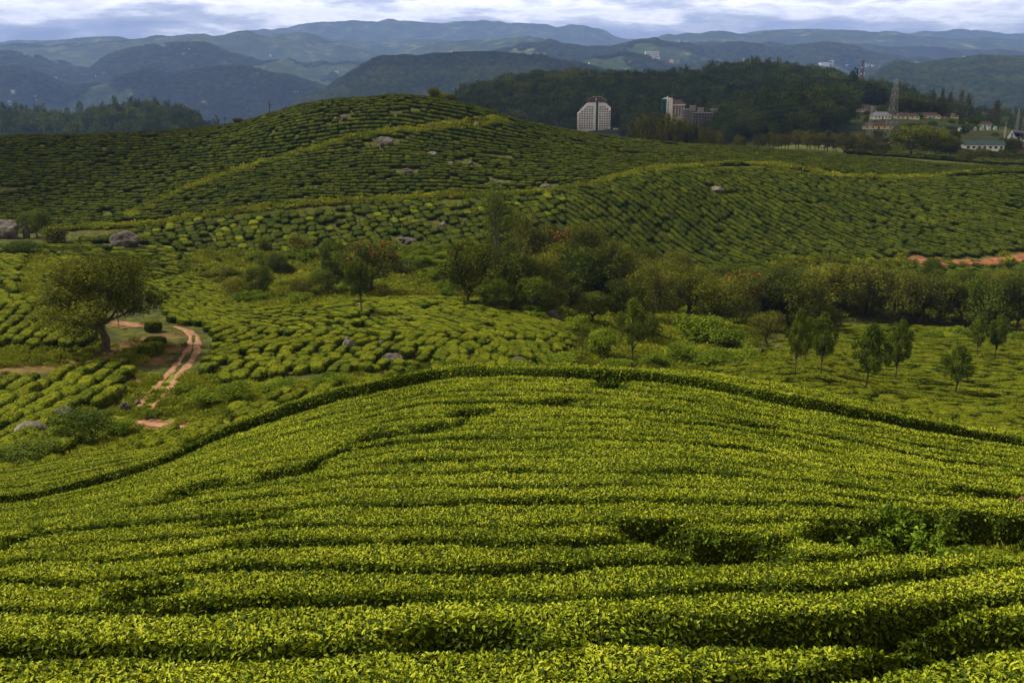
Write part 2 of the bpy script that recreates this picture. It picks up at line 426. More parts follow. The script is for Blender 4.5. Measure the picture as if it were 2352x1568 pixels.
# ---------------------------------------------------------------- ground
GRASSV = [(455, 590), (560, 583), (800, 585), (1040, 575), (1050, 690), (900, 680), (830, 690), (760, 700), (640, 712), (540, 700), (500, 660), (430, 640), (440, 600)]
FLOOR = [(1040, 560), (1500, 600), (1640, 650), (1900, 620), (2352, 640), (3000, 640), (3000, 780), (2352, 750), (2000, 715), (1750, 760), (1700, 860), (1400, 870), (1280, 720), (1050, 690)]
ss = np.linspace(-1.0, 1.0, 900)
ds = np.concatenate([np.linspace(-12, 6, 20), np.linspace(6.3, 70, 300), np.geomspace(70.3, 1500, 620), np.geomspace(1508, 20400, 500)])
A_, D_ = np.meshgrid(ss, ds); X_ = A_*np.maximum(D_, 14.0); Z_ = H(X_, D_)
gu, gv = project(X_, D_, Z_)
V = np.stack([X_, D_, Z_], -1).reshape(-1, 3)
n_, m_ = A_.shape; idx = np.arange(n_*m_).reshape(n_, m_)
F = np.stack([idx[:-1, :-1], idx[:-1, 1:], idx[1:, 1:], idx[1:, :-1]], -1).reshape(-1, 4)
def pmask(paths, w, soft):
    d = np.full(X_.shape, 1e9)
    s = (D_ > 30) & (D_ < 420)
    for p in paths: d[s] = np.minimum(d[s], polydist(X_[s], D_[s], p))
    return 1-sm((d-w)/soft)
soil = np.maximum(pmask([DIRT, LOOP], .6, 1.1), pmask([LEDGE], .4, 1.8)*.6)
soil = np.maximum(soil, pmask([REDROAD], .9, 1.4))
for (u0, v0, r_) in ((2110, 590, 3.5), (2130, 597, 3.0), (2170, 625, 2.2), (380, 800, 2.0), (355, 830, 1.2), (310, 875, 1.2)):
    q = hit(u0, v0, dmin=45)
    soil = np.maximum(soil, (1-sm((np.hypot(X_-q.x, D_-q.y)-r_*.5)/r_))*.9)
soil = np.clip(soil+.22*pmask([PATH_C], .9, 1.2)*(vnoise(X_/9, D_/9, 4) > .62), 0, 1)
lush = np.where((D_ > 92) & (D_ < 200) & inpoly(gu, gv, GRASSV), 1.0, 0.0)
lush = np.maximum(lush, np.maximum(pmask([PATH_C, PATH_D], .4, .9), pmask([TRACK_B, PATH_UP], .5, .9)))
lush = np.maximum(lush, np.where((D_ > 45) & (D_ < 115) & inpoly(gu, gv, [(300, 860), (470, 860), (700, 880), (900, 860), (1150, 850), (1400, 860), (1700, 860), (1500, 700), (1300, 730), (1200, 800), (900, 850), (1000, 1000), (400, 1100), (0, 1100), (0, 1010), (140, 940), (300, 950)]), .8, 0))
lush = np.maximum(lush, np.where((D_ > 45) & (D_ < 115) & inpoly(gu, gv, [(-600, 795), (220, 788), (330, 795), (330, 835), (200, 852), (-600, 872)]), .45, 0))
lush = np.maximum(lush, np.where((D_ > 60) & (D_ < 190) & inpoly(gu, gv, FLOOR), .35, 0))
lush = np.maximum(lush, np.where((D_ > 400) & (gu > 1400) & (D_ < 900), .28*(fbm(X_/60, D_/60, 5, 3) > -.1), 0))
_q = hit(2240, 1290, dmin=8); lush = np.maximum(lush, .8*(1-sm((np.hypot((X_-_q.x)/1.5, D_-_q.y)-1.2)/.8)))
_q = hit(1680, 1325, dmin=8); soil = np.maximum(soil, .8*(1-sm((np.hypot((X_-_q.x)/1.4, D_-_q.y)-.6)/.5)))
kk = np.ones(5)/5
lush = np.apply_along_axis(lambda r_: np.convolve(r_, kk, 'same'), 1, lush)
me = mesh_np('ground', V, F, smooth=True)
for nm, arr in (('soil', soil), ('lush', lush), ('far', sm((D_-380)/200))):
    at_ = me.attributes.new(nm, 'FLOAT', 'POINT'); at_.data.foreach_set('value', arr.astype(np.float32).ravel())
m, nt, b = newmat('hillside_ground')
def attr(nt, n): a = nt.nodes.new('ShaderNodeAttribute'); a.attribute_name = n; return a.outputs['Fac']
n1 = noise(nt, .9, 6, .7); n2 = noise(nt, .12, 5, .65); n3 = noise(nt, 6, 4, .7)
tea = ramp(nt, [(.30, (.030, .024, .010)), (.47, (.040, .046, .009)), (.60, (.075, .085, .010)), (.74, (.14, .15, .014))]); nt.links.new(n1.outputs[0], tea.inputs[0])
gr = ramp(nt, [(.3, (.05, .058, .009)), (.46, (.11, .13, .011)), (.58, (.19, .205, .014)), (.74, (.28, .27, .03))])
gm = math_(nt, 'ADD', math_(nt, 'MULTIPLY', n2.outputs[0], .5), math_(nt, 'MULTIPLY', n1.outputs[0], .5)); nt.links.new(gm, gr.inputs[0])
so = ramp(nt, [(.3, (.08, .038, .020)), (.5, (.16, .078, .042)), (.7, (.25, .14, .08))]); nt.links.new(n1.outputs[0], so.inputs[0])
nf = noise(nt, .0035, 9, .72); nf2 = noise(nt, .05, 4, .7)
fr = ramp(nt, [(.38, (.016, .032, .010)), (.52, (.03, .052, .014)), (.59, (.09, .11, .025)), (.68, (.24, .25, .06))]); nt.links.new(nf.outputs[0], fr.inputs[0])  # pale stops: open fields, and sunlit patches painted into the far ground
sp = ramp(nt, [(.35, (.45, .45, .45)), (.65, (1.3, 1.3, 1.3))]); nt.links.new(nf2.outputs[0], sp.inputs[0])
mm = nt.nodes.new('ShaderNodeMix'); mm.data_type = 'RGBA'; mm.blend_type = 'MULTIPLY'; mm.inputs[0].default_value = 1
nt.links.new(fr.outputs[0], mm.inputs[6]); nt.links.new(sp.outputs[0], mm.inputs[7])
c = mixc(nt, attr(nt, 'far'), tea.outputs[0], mm.outputs[2])
c = mixc(nt, attr(nt, 'lush'), c, gr.outputs[0])
sf = math_(nt, 'MULTIPLY', attr(nt, 'soil'), math_(nt, 'MULTIPLY_ADD', n1.outputs[0], 2.0, .2, clamp=True), clamp=True)
c = mixc(nt, sf, c, so.outputs[0])
nt.links.new(c, b.inputs['Base Color']); b.inputs['Roughness'].default_value = .95; b.inputs['Specular IOR Level'].default_value = .1
bp = nt.nodes.new('ShaderNodeBump'); bp.inputs['Strength'].default_value = .8; bp.inputs['Distance'].default_value = .25
nt.links.new(n3.outputs[0], bp.inputs['Height'])
bp2 = nt.nodes.new('ShaderNodeBump'); bp2.inputs['Strength'].default_value = 1; nt.links.new(math_(nt, 'MULTIPLY', attr(nt, 'far'), 14.0), bp2.inputs['Distance'])
nt.links.new(nf2.outputs[0], bp2.inputs['Height']); nt.links.new(bp.outputs[0], bp2.inputs['Normal']); nt.links.new(bp2.outputs[0], b.inputs['Normal'])
me.materials.append(m)
tag(link('ground', me), kind='structure')
def ribbon(name, pts, w, mat, dz=.06, step=.7, kind='structure', wob=.25, seed=0, lift=0):
    P = np.array(pts); seg = np.r_[0, np.cumsum(np.hypot(*np.diff(P, axis=0).T))]
    s = np.arange(0, seg[-1], step); px = pchip(seg, P[:, 0], s); py = pchip(seg, P[:, 1], s)
    tx = np.gradient(px); ty = np.gradient(py); L = np.hypot(tx, ty)+1e-9; nx, ny = -ty/L, tx/L
    K = 5; cols = []
    for j in range(K):
        f = (j/(K-1)*2-1)*w/2*(1+wob*(vnoise(s/1.3, s*0+j, seed+3)-.5)*2)
        x = px+nx*f; y = py+ny*f
        cols.append(np.stack([x, y, H(x, y)+dz-(.05 if j in (0, K-1) else 0)], -1))
    V = np.stack(cols, 1); n = len(s); idx = np.arange(n*K).reshape(n, K)
    F = np.stack([idx[:-1, :-1], idx[:-1, 1:], idx[1:, 1:], idx[1:, :-1]], -1).reshape(-1, 4)
    return tag(link(name, mesh_np(name, V.reshape(-1, 3), F, [mat], smooth=True)), kind=kind)
M_DIRT = plain('pink_dirt', (.23, .125, .072), .95, .3, 1.6, bump=.5, spec=.1)
M_RED = plain('red_laterite', (.19, .075, .042), .95, .3, .8, bump=.5, spec=.1)
M_TARMAC = plain('pale_tarmac', (.15, .14, .13), .9, .2, .5)
for i, p in enumerate((RUT1, RUT2)): ribbon('dirt_track', p, .54, M_DIRT, .06, seed=i, wob=.7)
ribbon('dirt_track', DIRT, .8, M_DIRT, .09, seed=5, wob=.5)
ribbon('dirt_track', LOOP, 1.8, M_DIRT, .12, seed=6, wob=.5)
ribbon('red_road', REDROAD, 2.6, M_RED, .25, step=1.5)
# ---------------------------------------------------------------- light and air
SUN_EL, SUN_AZ = math.radians(50), math.radians(-72)     # azimuth from +Y, clockwise
sd = Vector((math.sin(SUN_AZ)*math.cos(SUN_EL), math.cos(SUN_AZ)*math.cos(SUN_EL), math.sin(SUN_EL)))
sl = bpy.data.lights.new('sun', 'SUN'); sl.energy = 5.0; sl.angle = math.radians(.6); sl.color = (1, .92, .74)
so_ = bpy.data.objects.new('sun', sl); COL.objects.link(so_); so_.rotation_euler = sd.to_track_quat('Z', 'Y').to_euler()
w = bpy.data.worlds.new('World'); sc.world = w; w.use_nodes = True; nt = w.node_tree
bg = nt.nodes['Background']
sk = nt.nodes.new('ShaderNodeTexSky'); sk.sky_type = 'NISHITA'; sk.sun_disc = False; sk.sun_elevation = SUN_EL; sk.sun_rotation = SUN_AZ
sk.air_density = 1.0; sk.dust_density = 1.5
tc = nt.nodes.new('ShaderNodeTexCoord'); sx = nt.nodes.new('ShaderNodeSeparateXYZ'); nt.links.new(tc.outputs['Generated'], sx.inputs[0])
az = math_(nt, 'ARCTAN2', sx.outputs[0], sx.outputs[1])
el = math_(nt, 'ARCSINE', sx.outputs[2])
elp = math_(nt, 'POWER', math_(nt, 'MAXIMUM', el, 0.0), .75)
cv = nt.nodes.new('ShaderNodeCombineXYZ'); nt.links.new(math_(nt, 'MULTIPLY', az, 8.0), cv.inputs[0]); nt.links.new(math_(nt, 'MULTIPLY', el, 36.0), cv.inputs[1])
cn = nt.nodes.new('ShaderNodeTexNoise'); cn.inputs['Scale'].default_value = 1.0; cn.inputs['Detail'].default_value = 9; cn.inputs['Roughness'].default_value = .6; cn.inputs['Distortion'].default_value = .08
nt.links.new(cv.outputs[0], cn.inputs['Vector'])
# denser cloud with height above the skyline, clear blue-grey air at the very bottom
hb = math_(nt, 'MULTIPLY_ADD', el, 10.0, -.12)
hb = math_(nt, 'MINIMUM', math_(nt, 'MAXIMUM', hb, -.12), .16)
cf = math_(nt, 'ADD', cn.outputs['Fac'], hb)
cr = ramp(nt, [(.38, (.48, .56, .86)), (.48, (.72, .80, 1.12)), (.56, (1.1, 1.15, 1.36)), (.665, (2.35, 2.3, 2.35)), (.76, (1.5, 1.5, 1.65)), (.88, (1.05, 1.08, 1.25))]); nt.links.new(cf, cr.inputs[0])
skm = nt.nodes.new('ShaderNodeMix'); skm.data_type = 'RGBA'; skm.inputs[0].default_value = .93
sks = nt.nodes.new('ShaderNodeVectorMath'); sks.operation = 'SCALE'; sks.inputs['Scale'].default_value = 1.0
nt.links.new(sk.outputs[0], skm.inputs[6])
crs = nt.nodes.new('ShaderNodeVectorMath'); crs.operation = 'SCALE'; crs.inputs['Scale'].default_value = 8.5
nt.links.new(cr.outputs[0], crs.inputs[0]); nt.links.new(crs.outputs[0], skm.inputs[7])
dim = math_(nt, 'MULTIPLY_ADD', math_(nt, 'MULTIPLY_ADD', el, 6.0, -.25, clamp=True), -.74, 1.0)
dm = nt.nodes.new('ShaderNodeVectorMath'); dm.operation = 'SCALE'; nt.links.new(skm.outputs[2], dm.inputs[0]); nt.links.new(dim, dm.inputs['Scale'])
wm = nt.nodes.new('ShaderNodeMix'); wm.data_type = 'RGBA'; wm.blend_type = 'MULTIPLY'; nt.links.new(math_(nt, 'SUBTRACT', 1.0, dim), wm.inputs[0]); nt.links.new(dm.outputs[0], wm.inputs[6]); wm.inputs[7].default_value = (1.2, 1.0, .68, 1)
nt.links.new(wm.outputs[2], bg.inputs[0]); bg.inputs[1].default_value = .1
hz = MB(); hz.box(-21000, 21000, -60, 20800, -2500, 620)
m = bpy.data.materials.new('haze_air'); m.use_nodes = True; nt = m.node_tree; nt.nodes.clear()
o = nt.nodes.new('ShaderNodeOutputMaterial'); pv = nt.nodes.new('ShaderNodeVolumePrincipled')
pv.inputs['Density'].default_value = HAZE; pv.inputs['Density Attribute'].default_value = ''
pv.inputs['Color'].default_value = (.23, .37, .78, 1); pv.inputs['Anisotropy'].default_value = 0.0
nt.links.new(pv.outputs[0], o.inputs['Volume'])
tag(hz.obj('haze', m), kind='stuff')
sc.view_settings.view_transform = 'Standard'; sc.view_settings.look = 'None'; sc.view_settings.gamma = 1
sc.view_settings.use_curve_mapping = False; sc.view_settings.exposure = EXPO
sc.cycles.use_denoising = True; sc.cycles.max_bounces = 6; sc.cycles.diffuse_bounces = 2; sc.cycles.glossy_bounces = 2
sc.cycles.transparent_max_bounces = 8; sc.cycles.volume_bounces = 0; sc.cycles.transmission_bounces = 2
# ---------------------------------------------------------------- foreground tea hedges
BIG = trace([(262, 1098), (330, 1068), (400, 1036), (500, 1000), (600, 972), (700, 945), (830, 914), (1000, 890), (1176, 881), (1350, 885), (1560, 900), (1750, 935), (2000, 985), (2200, 1018), (2352, 1040)], plus=.5, dmin=8)
DIAG = trace([(1400, 905), (1385, 930), (1320, 945), (1200, 960), (1090, 975), (1060, 1000), (1005, 1018), (890, 1040), (800, 1062), (700, 1105), (665, 1130), (460, 1165), (400, 1200), (120, 1250), (0, 1300)], plus=.45, dmin=8)
_l = [at(u_, d_) for u_, d_ in ((150, 29.5), (215, 29.5), (280, 29.6), (330, 30.2), (400, 31), (500, 31.7), (600, 32.2), (700, 32.5), (830, 32.8))]
BIG = [(p.x, p.y) for p in _l]+[p for p in BIG if p[0] > -4 and p[1] < 38]
bx = np.array([p[0] for p in BIG]); by = np.array([p[1] for p in BIG])
def PB(x): return np.interp(x, bx, by)
PB0 = float(PB(0.0))
SPC = 1.42
def phase(x, y):
    f = sm((y-15)/(PB(x)-15))
    q = y-(PB(x)-PB0)*f
    q = q-.26*np.maximum(0, x-.4)**1.15*np.clip((17-y)/7, 0, 1)
    q = np.interp(q, [0, 12, 20, 60], [0, 12, 21.4, 76])
    q = q+.35*fbm(x/3.8, y/5.0, 21, 3)+.10*fbm(x/.9, y/1.6, 27, 2)
    return q
HOLES = []          # clearings between the hedges: centre, radii
for u, v, rx, ry in ((1660, 1312, .95, .72), (1510, 1280, .5, .4), (2120, 1292, 1.7, .95), (2330, 1285, 1.9, 1.5), (2345, 1195, 1.2, 1.0), (2240, 1185, .9, .3), (1005, 1020, .5, .35), (1400, 915, .45, .9), (890, 1042, .5, .35), (665, 1128, .55, .4), (460, 1165, .5, .55), (400, 1198, .5, .4), (350, 1430, .35, .25), (1060, 1545, .5, .2), (2100, 1525, 2.4, .30), (1640, 1545, .8, .16), (1680, 1010, .8, .25), (1080, 985, .5, .35), (560, 1250, .35, .12)):
    p = hit(u, v, plus=.35, dmin=7)
    HOLES.append((p.x, p.y, rx, ry))
def canopy(x, y):
    """height of the clipped tea above the ground and the row it belongs to"""
    q = phase(x, y); k = np.floor(q/SPC); f = q/SPC-k           # 0..1 across a row
    e = np.minimum(f, 1-f)*SPC                                  # metres to the furrow line
    gap = -.10+.27*sm((vnoise(x/2.3+k*7.3, k*3.1+y*0, 31)-.25)*2.0)+.12*vnoise(x/.5, y/.5, 33)
    gap = gap*np.clip(1.35-y/60, .6, 1.2)
    prof = np.clip((e-gap*.5)/.25, 0, 1); prof = (1-(1-prof)**2.4)
    prof = 1-(1-prof)*np.interp(y, [12, 22], [1, 1.05])*(.26+.74*sm((vnoise(x/3.1+k*5.1, k*2.7+y*0, 37)-.30)*2.6))
    d = polydist(x, y, BIG); w = .30+.18*vnoise(x/1.5, y/1.5, 35)
    p2 = np.clip((d-w)/.30, 0, 1); prof = np.minimum(prof, 1-(1-p2)**2.4)
    d2 = polydist(x, y, DIAG); w2 = -.24+.38*vnoise(x/1.3, y/1.3, 36)
    p3 = np.clip((d2-w2)/.28, 0, 1); prof = np.minimum(prof, .35+.65*(1-(1-p3)**2.4))
    for hx, hy, rx, ry in HOLES:
        dd = np.hypot((x-hx)/rx, (y-hy)/ry)+.25*(vnoise(x/.4, y/.4, 39)-.5)
        p4 = np.clip((dd-1)*min(rx, ry)/.28, 0, 1); prof = np.minimum(prof, 1-(1-p4)**2.4)
    top = .86+.10*fbm(x/1.9, y/1.5, 41, 3)+.06*(_h(k, k*0, 5)-.5)+.035*fbm(x/.33, y/.33, 43, 2)
    prof = np.where((y > PB(x)+1.55) & (x < -3.5) & (x > bx[0]-1), prof*np.clip(1-(y-PB(x)-1.55)/.3, 0, 1), prof)
    d3 = 0                           # the row beyond the footpath stands a little taller
    top = top+.16*np.where((y > PB(x)) & (y < PB(x)+1.9), 1, 0)*np.where(x < -1, 2.0, 1)
    return prof*top, k, prof
ys = [6.3]
while ys[-1] < 47: ys.append(ys[-1]+.045+.0022*max(0, ys[-1]-9))
ys = np.array(ys); aa = np.arange(-.80, .801, .0042)
AA, YY = np.meshgrid(aa, ys); XX = AA*YY
CH_, KK, PR = canopy(XX, YY)
ZZ = H(XX, YY)+CH_
VV = np.stack([XX, YY, ZZ], -1)
nn, mm_ = AA.shape; idx = np.arange(nn*mm_).reshape(nn, mm_)
Fq = np.stack([idx[:-1, :-1], idx[:-1, 1:], idx[1:, 1:], idx[1:, :-1]], -1).reshape(-1, 4)
Vf = VV.reshape(-1, 3)
def fmean(a): a = a.ravel(); return a[Fq].mean(1)
fx, fy, fh, fp = fmean(XX), fmean(YY), fmean(CH_), fmean(PR)
frow = KK.ravel()[Fq[:, 0]].astype(int)
dx_, dy_ = np.array([p[0] for p in DIAG]), np.array([p[1] for p in DIAG])
o_ = np.argsort(dx_); side = np.where(fy > np.interp(fx, dx_[o_], dy_[o_]), 0, 1)
side = np.where((fx > dx_.max()+.3), 2, side); side = np.where((fy > PB(fx)), 3, side)
side = np.where((side == 2) & (frow >= int(18/SPC)), 1, side)
side = np.where(side == 2, 1, side)
e1 = Vf[Fq[:, 2]]-Vf[Fq[:, 0]]; e2 = Vf[Fq[:, 3]]-Vf[Fq[:, 1]]
cr_ = np.cross(e1, e2); ar = np.linalg.norm(cr_, axis=1)*.5; fn = cr_/(ar[:, None]*2+1e-9)
keep = fh > .03
groups = {}
for gid in np.unique(frow[keep]*10+side[keep]):
    s = keep & (frow*10+side == gid)
    groups[int(gid)] = s
ordn = ['first', 'second', 'third', 'fourth', 'fifth', 'sixth', 'seventh', 'eighth', 'ninth', 'tenth', 'eleventh', 'twelfth', 'thirteenth', 'fourteenth', 'fifteenth', 'sixteenth', 'seventeenth', 'eighteenth', 'nineteenth', 'twentieth', 'twenty-first', 'twenty-second', 'twenty-third', 'twenty-fourth', 'twenty-fifth', 'twenty-sixth', 'twenty-seventh', 'twenty-eighth', 'twenty-ninth', 'thirtieth', 'thirty-first', 'thirty-second', 'thirty-third', 'thirty-fourth', 'thirty-fifth', 'thirty-sixth']
r3 = np.random.default_rng(31)
rows_seen = sorted({g//10 for g in groups})
first_row = min(g//10 for g in groups if (fy[groups[g]].mean() > 8.6))
for gid, s in groups.items():
    fi = np.nonzero(s)[0]
    if len(fi) < 60:
        continue
    row, sd_ = gid//10, gid % 10
    used, inv = np.unique(Fq[fi], return_inverse=True)
    V0 = Vf[used].copy(); F0 = inv.reshape(-1, 4)
    V0[:, 2] -= .035
    # leaves
    dist = fy[fi]
    dens = np.interp(dist, [8, 11, 15, 22, 36], [1550, 1450, 1250, 820, 470])
    size = np.interp(dist, [8, 11, 15, 22, 36], [.088, .074, .064, .068, .088])
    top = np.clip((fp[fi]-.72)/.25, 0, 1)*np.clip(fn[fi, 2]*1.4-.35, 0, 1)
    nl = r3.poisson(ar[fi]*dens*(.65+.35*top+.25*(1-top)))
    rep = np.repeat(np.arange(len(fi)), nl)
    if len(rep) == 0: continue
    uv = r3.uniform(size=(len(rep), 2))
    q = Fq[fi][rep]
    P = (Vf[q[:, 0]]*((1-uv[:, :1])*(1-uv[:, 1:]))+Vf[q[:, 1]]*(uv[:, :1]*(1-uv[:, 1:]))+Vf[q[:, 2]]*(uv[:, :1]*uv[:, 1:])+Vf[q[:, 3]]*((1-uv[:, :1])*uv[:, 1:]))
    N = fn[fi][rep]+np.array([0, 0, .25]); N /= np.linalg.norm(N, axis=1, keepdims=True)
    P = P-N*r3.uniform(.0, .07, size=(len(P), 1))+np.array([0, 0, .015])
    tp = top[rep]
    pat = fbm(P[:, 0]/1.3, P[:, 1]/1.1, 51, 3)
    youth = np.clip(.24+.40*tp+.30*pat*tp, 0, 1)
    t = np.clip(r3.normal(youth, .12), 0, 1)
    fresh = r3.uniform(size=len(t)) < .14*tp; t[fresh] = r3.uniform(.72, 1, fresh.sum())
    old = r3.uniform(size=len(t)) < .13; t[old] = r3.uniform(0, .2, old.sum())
    sz = size[rep]*np.where(tp > .4, .82+.3*(t < .25), 1.15)
    near = dist[rep] < 11.5
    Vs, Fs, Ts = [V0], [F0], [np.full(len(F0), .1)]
    off = len(V0); tri = []
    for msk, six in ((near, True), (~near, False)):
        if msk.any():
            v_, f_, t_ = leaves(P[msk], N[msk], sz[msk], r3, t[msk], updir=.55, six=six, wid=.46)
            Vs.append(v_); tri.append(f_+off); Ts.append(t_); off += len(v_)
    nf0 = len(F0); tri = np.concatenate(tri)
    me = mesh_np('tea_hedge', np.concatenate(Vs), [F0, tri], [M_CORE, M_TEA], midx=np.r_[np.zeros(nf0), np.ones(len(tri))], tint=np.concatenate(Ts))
    ob = link('tea_hedge', me)
    k = row-first_row
    nm = ordn[k] if 0 <= k < len(ordn) else 'lowest'
    if sd_ == 3:
        nm3 = ordn[row-int(min(g//10 for g in groups if g % 10 == 3))]
        lab = f'bright tea hedge beyond the long curved footpath, {nm3} one behind the path'
    else:
        where = 'above and left of' if sd_ == 0 else 'below and right of'
        lab = f'clipped tea hedge {where} the diagonal gap, {nm} row up from the bottom'
        if k < 0: lab = f'big-leaved tea hedge cut off by the bottom edge, {"nearest the viewer" if k < -1 else "second nearest the viewer"}'
    tag(ob, lab, 'tea hedge', 'clipped tea hedges on the foreground slope')
# ---------------------------------------------------------------- tea bushes on the hills beyond
def bush_mesh(seed, nleaf, mats, ls=.085, core_n=14, flat=.5):
    """clipped tea bush, unit size: length 1 (x), width 1 (y), height 1"""
    r = np.random.default_rng(seed)
    V = []; n = core_n; rings = [(0, 1.0), (.45, .985), (.74, .95), (.90, .84), (.985, .55), (.96, .12)]
    ph = r.uniform(0, 6, 4)
    def rad(t): return .46*(1+.10*math.sin(2*t+ph[0])+.07*math.sin(3*t+ph[1])+.05*math.sin(5*t+ph[2]))
    for rr, z in rings[::-1]:
        for k in range(n):
            t = 2*math.pi*k/n; c, s_ = math.cos(t), math.sin(t)
            q = (abs(c)**3+abs(s_)**3)**(-1/3)       # squarish plan
            V.append((rr*rad(t)*q*c, rr*rad(t)*q*s_, z+r.uniform(-.03, .03)))
    V = np.array(V); nr = len(rings)
    F = [(i*n+k, i*n+(k+1) % n, (i+1)*n+(k+1) % n, (i+1)*n+k) for i in range(nr-1) for k in range(n)]
    F = np.array(F)[:, ::-1] if False else np.array(F)
    e1 = V[F[:, 2]]-V[F[:, 0]]; e2 = V[F[:, 3]]-V[F[:, 1]]; c_ = np.cross(e1, e2); A = np.linalg.norm(c_, axis=1)*.5
    N = c_/(2*A[:, None]+1e-9); cen = V[F].mean(1)
    flip = (N*(cen-np.array([0, 0, .4]))).sum(1) < 0; N[flip] *= -1
    p = A/A.sum(); fi = r.choice(len(F), nleaf, p=p)
    w = r.dirichlet(np.ones(4), nleaf)
    P = (V[F[fi]]*w[:, :, None]).sum(1); Nn = N[fi]
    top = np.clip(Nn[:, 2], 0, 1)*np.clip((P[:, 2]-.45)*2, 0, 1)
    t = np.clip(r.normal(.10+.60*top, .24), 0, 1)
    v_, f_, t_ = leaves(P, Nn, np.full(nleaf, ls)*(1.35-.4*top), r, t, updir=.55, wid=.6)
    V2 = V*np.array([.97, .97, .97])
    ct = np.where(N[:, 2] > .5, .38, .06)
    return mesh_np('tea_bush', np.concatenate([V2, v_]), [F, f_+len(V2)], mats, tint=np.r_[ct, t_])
def coll(name, meshes):
    c = bpy.data.collections.new(name)
    for i, me in enumerate(meshes):
        o = bpy.data.objects.new(f'{name}_{i}', me); c.objects.link(o)
    return c
def scatter(name, pts, rots, scales, idxs, collection, label=None):
    """one 'stuff' object: geometry nodes put a plant of the collection on every point"""
    n = len(pts)
    me = bpy.data.meshes.new(name); me.vertices.add(n); me.vertices.foreach_set('co', np.ascontiguousarray(pts, np.float32).ravel())
    for nm, ty, arr in (('rot', 'FLOAT_VECTOR', rots), ('scl', 'FLOAT_VECTOR', scales)):
        a_ = me.attributes.new(nm, ty, 'POINT'); a_.data.foreach_set('vector', np.ascontiguousarray(arr, np.float32).ravel())
    a_ = me.attributes.new('idx', 'INT', 'POINT'); a_.data.foreach_set('value', np.asarray(idxs, np.int32))
    me.update()
    o = link(name, me); tag(o, kind='stuff')
    ng = bpy.data.node_groups.new(name, 'GeometryNodeTree')
    ng.interface.new_socket('Geometry', in_out='INPUT', socket_type='NodeSocketGeometry')
    ng.interface.new_socket('Geometry', in_out='OUTPUT', socket_type='NodeSocketGeometry')
    gi = ng.nodes.new('NodeGroupInput'); go = ng.nodes.new('NodeGroupOutput')
    ip = ng.nodes.new('GeometryNodeInstanceOnPoints'); ci = ng.nodes.new('GeometryNodeCollectionInfo')
    ci.inputs['Collection'].default_value = collection; ci.inputs['Separate Children'].default_value = True; ci.inputs['Reset Children'].default_value = True
    ip.inputs['Pick Instance'].default_value = True
    def na(nm, ty):
        q = ng.nodes.new('GeometryNodeInputNamedAttribute'); q.data_type = ty; q.inputs['Name'].default_value = nm
        return next(x for x in q.outputs if x.name == 'Attribute' and x.enabled)
    L = ng.links.new
    L(gi.outputs[0], ip.inputs['Points']); L(ci.outputs[0], ip.inputs['Instance'])
    L(na('idx', 'INT'), ip.inputs['Instance Index']); L(na('rot', 'FLOAT_VECTOR'), ip.inputs['Rotation']); L(na('scl', 'FLOAT_VECTOR'), ip.inputs['Scale'])
    L(ip.outputs[0], go.inputs[0])
    md = o.modifiers.new(name, 'NODES'); md.node_group = ng
    return o
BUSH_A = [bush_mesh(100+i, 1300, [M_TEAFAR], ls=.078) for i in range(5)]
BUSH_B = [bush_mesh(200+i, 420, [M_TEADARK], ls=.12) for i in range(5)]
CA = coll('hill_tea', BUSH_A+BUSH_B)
ALLP = [p for p in (RUT1, RUT2, DIRT, LOOP, LEDGE)]
def wdir(p, q, **k):
    a = hit(*p, **k); b = hit(*q, **k); return math.atan2(b.y-a.y, b.x-a.x)
BS = []      # x, y, z, ang, length, width, height, kind
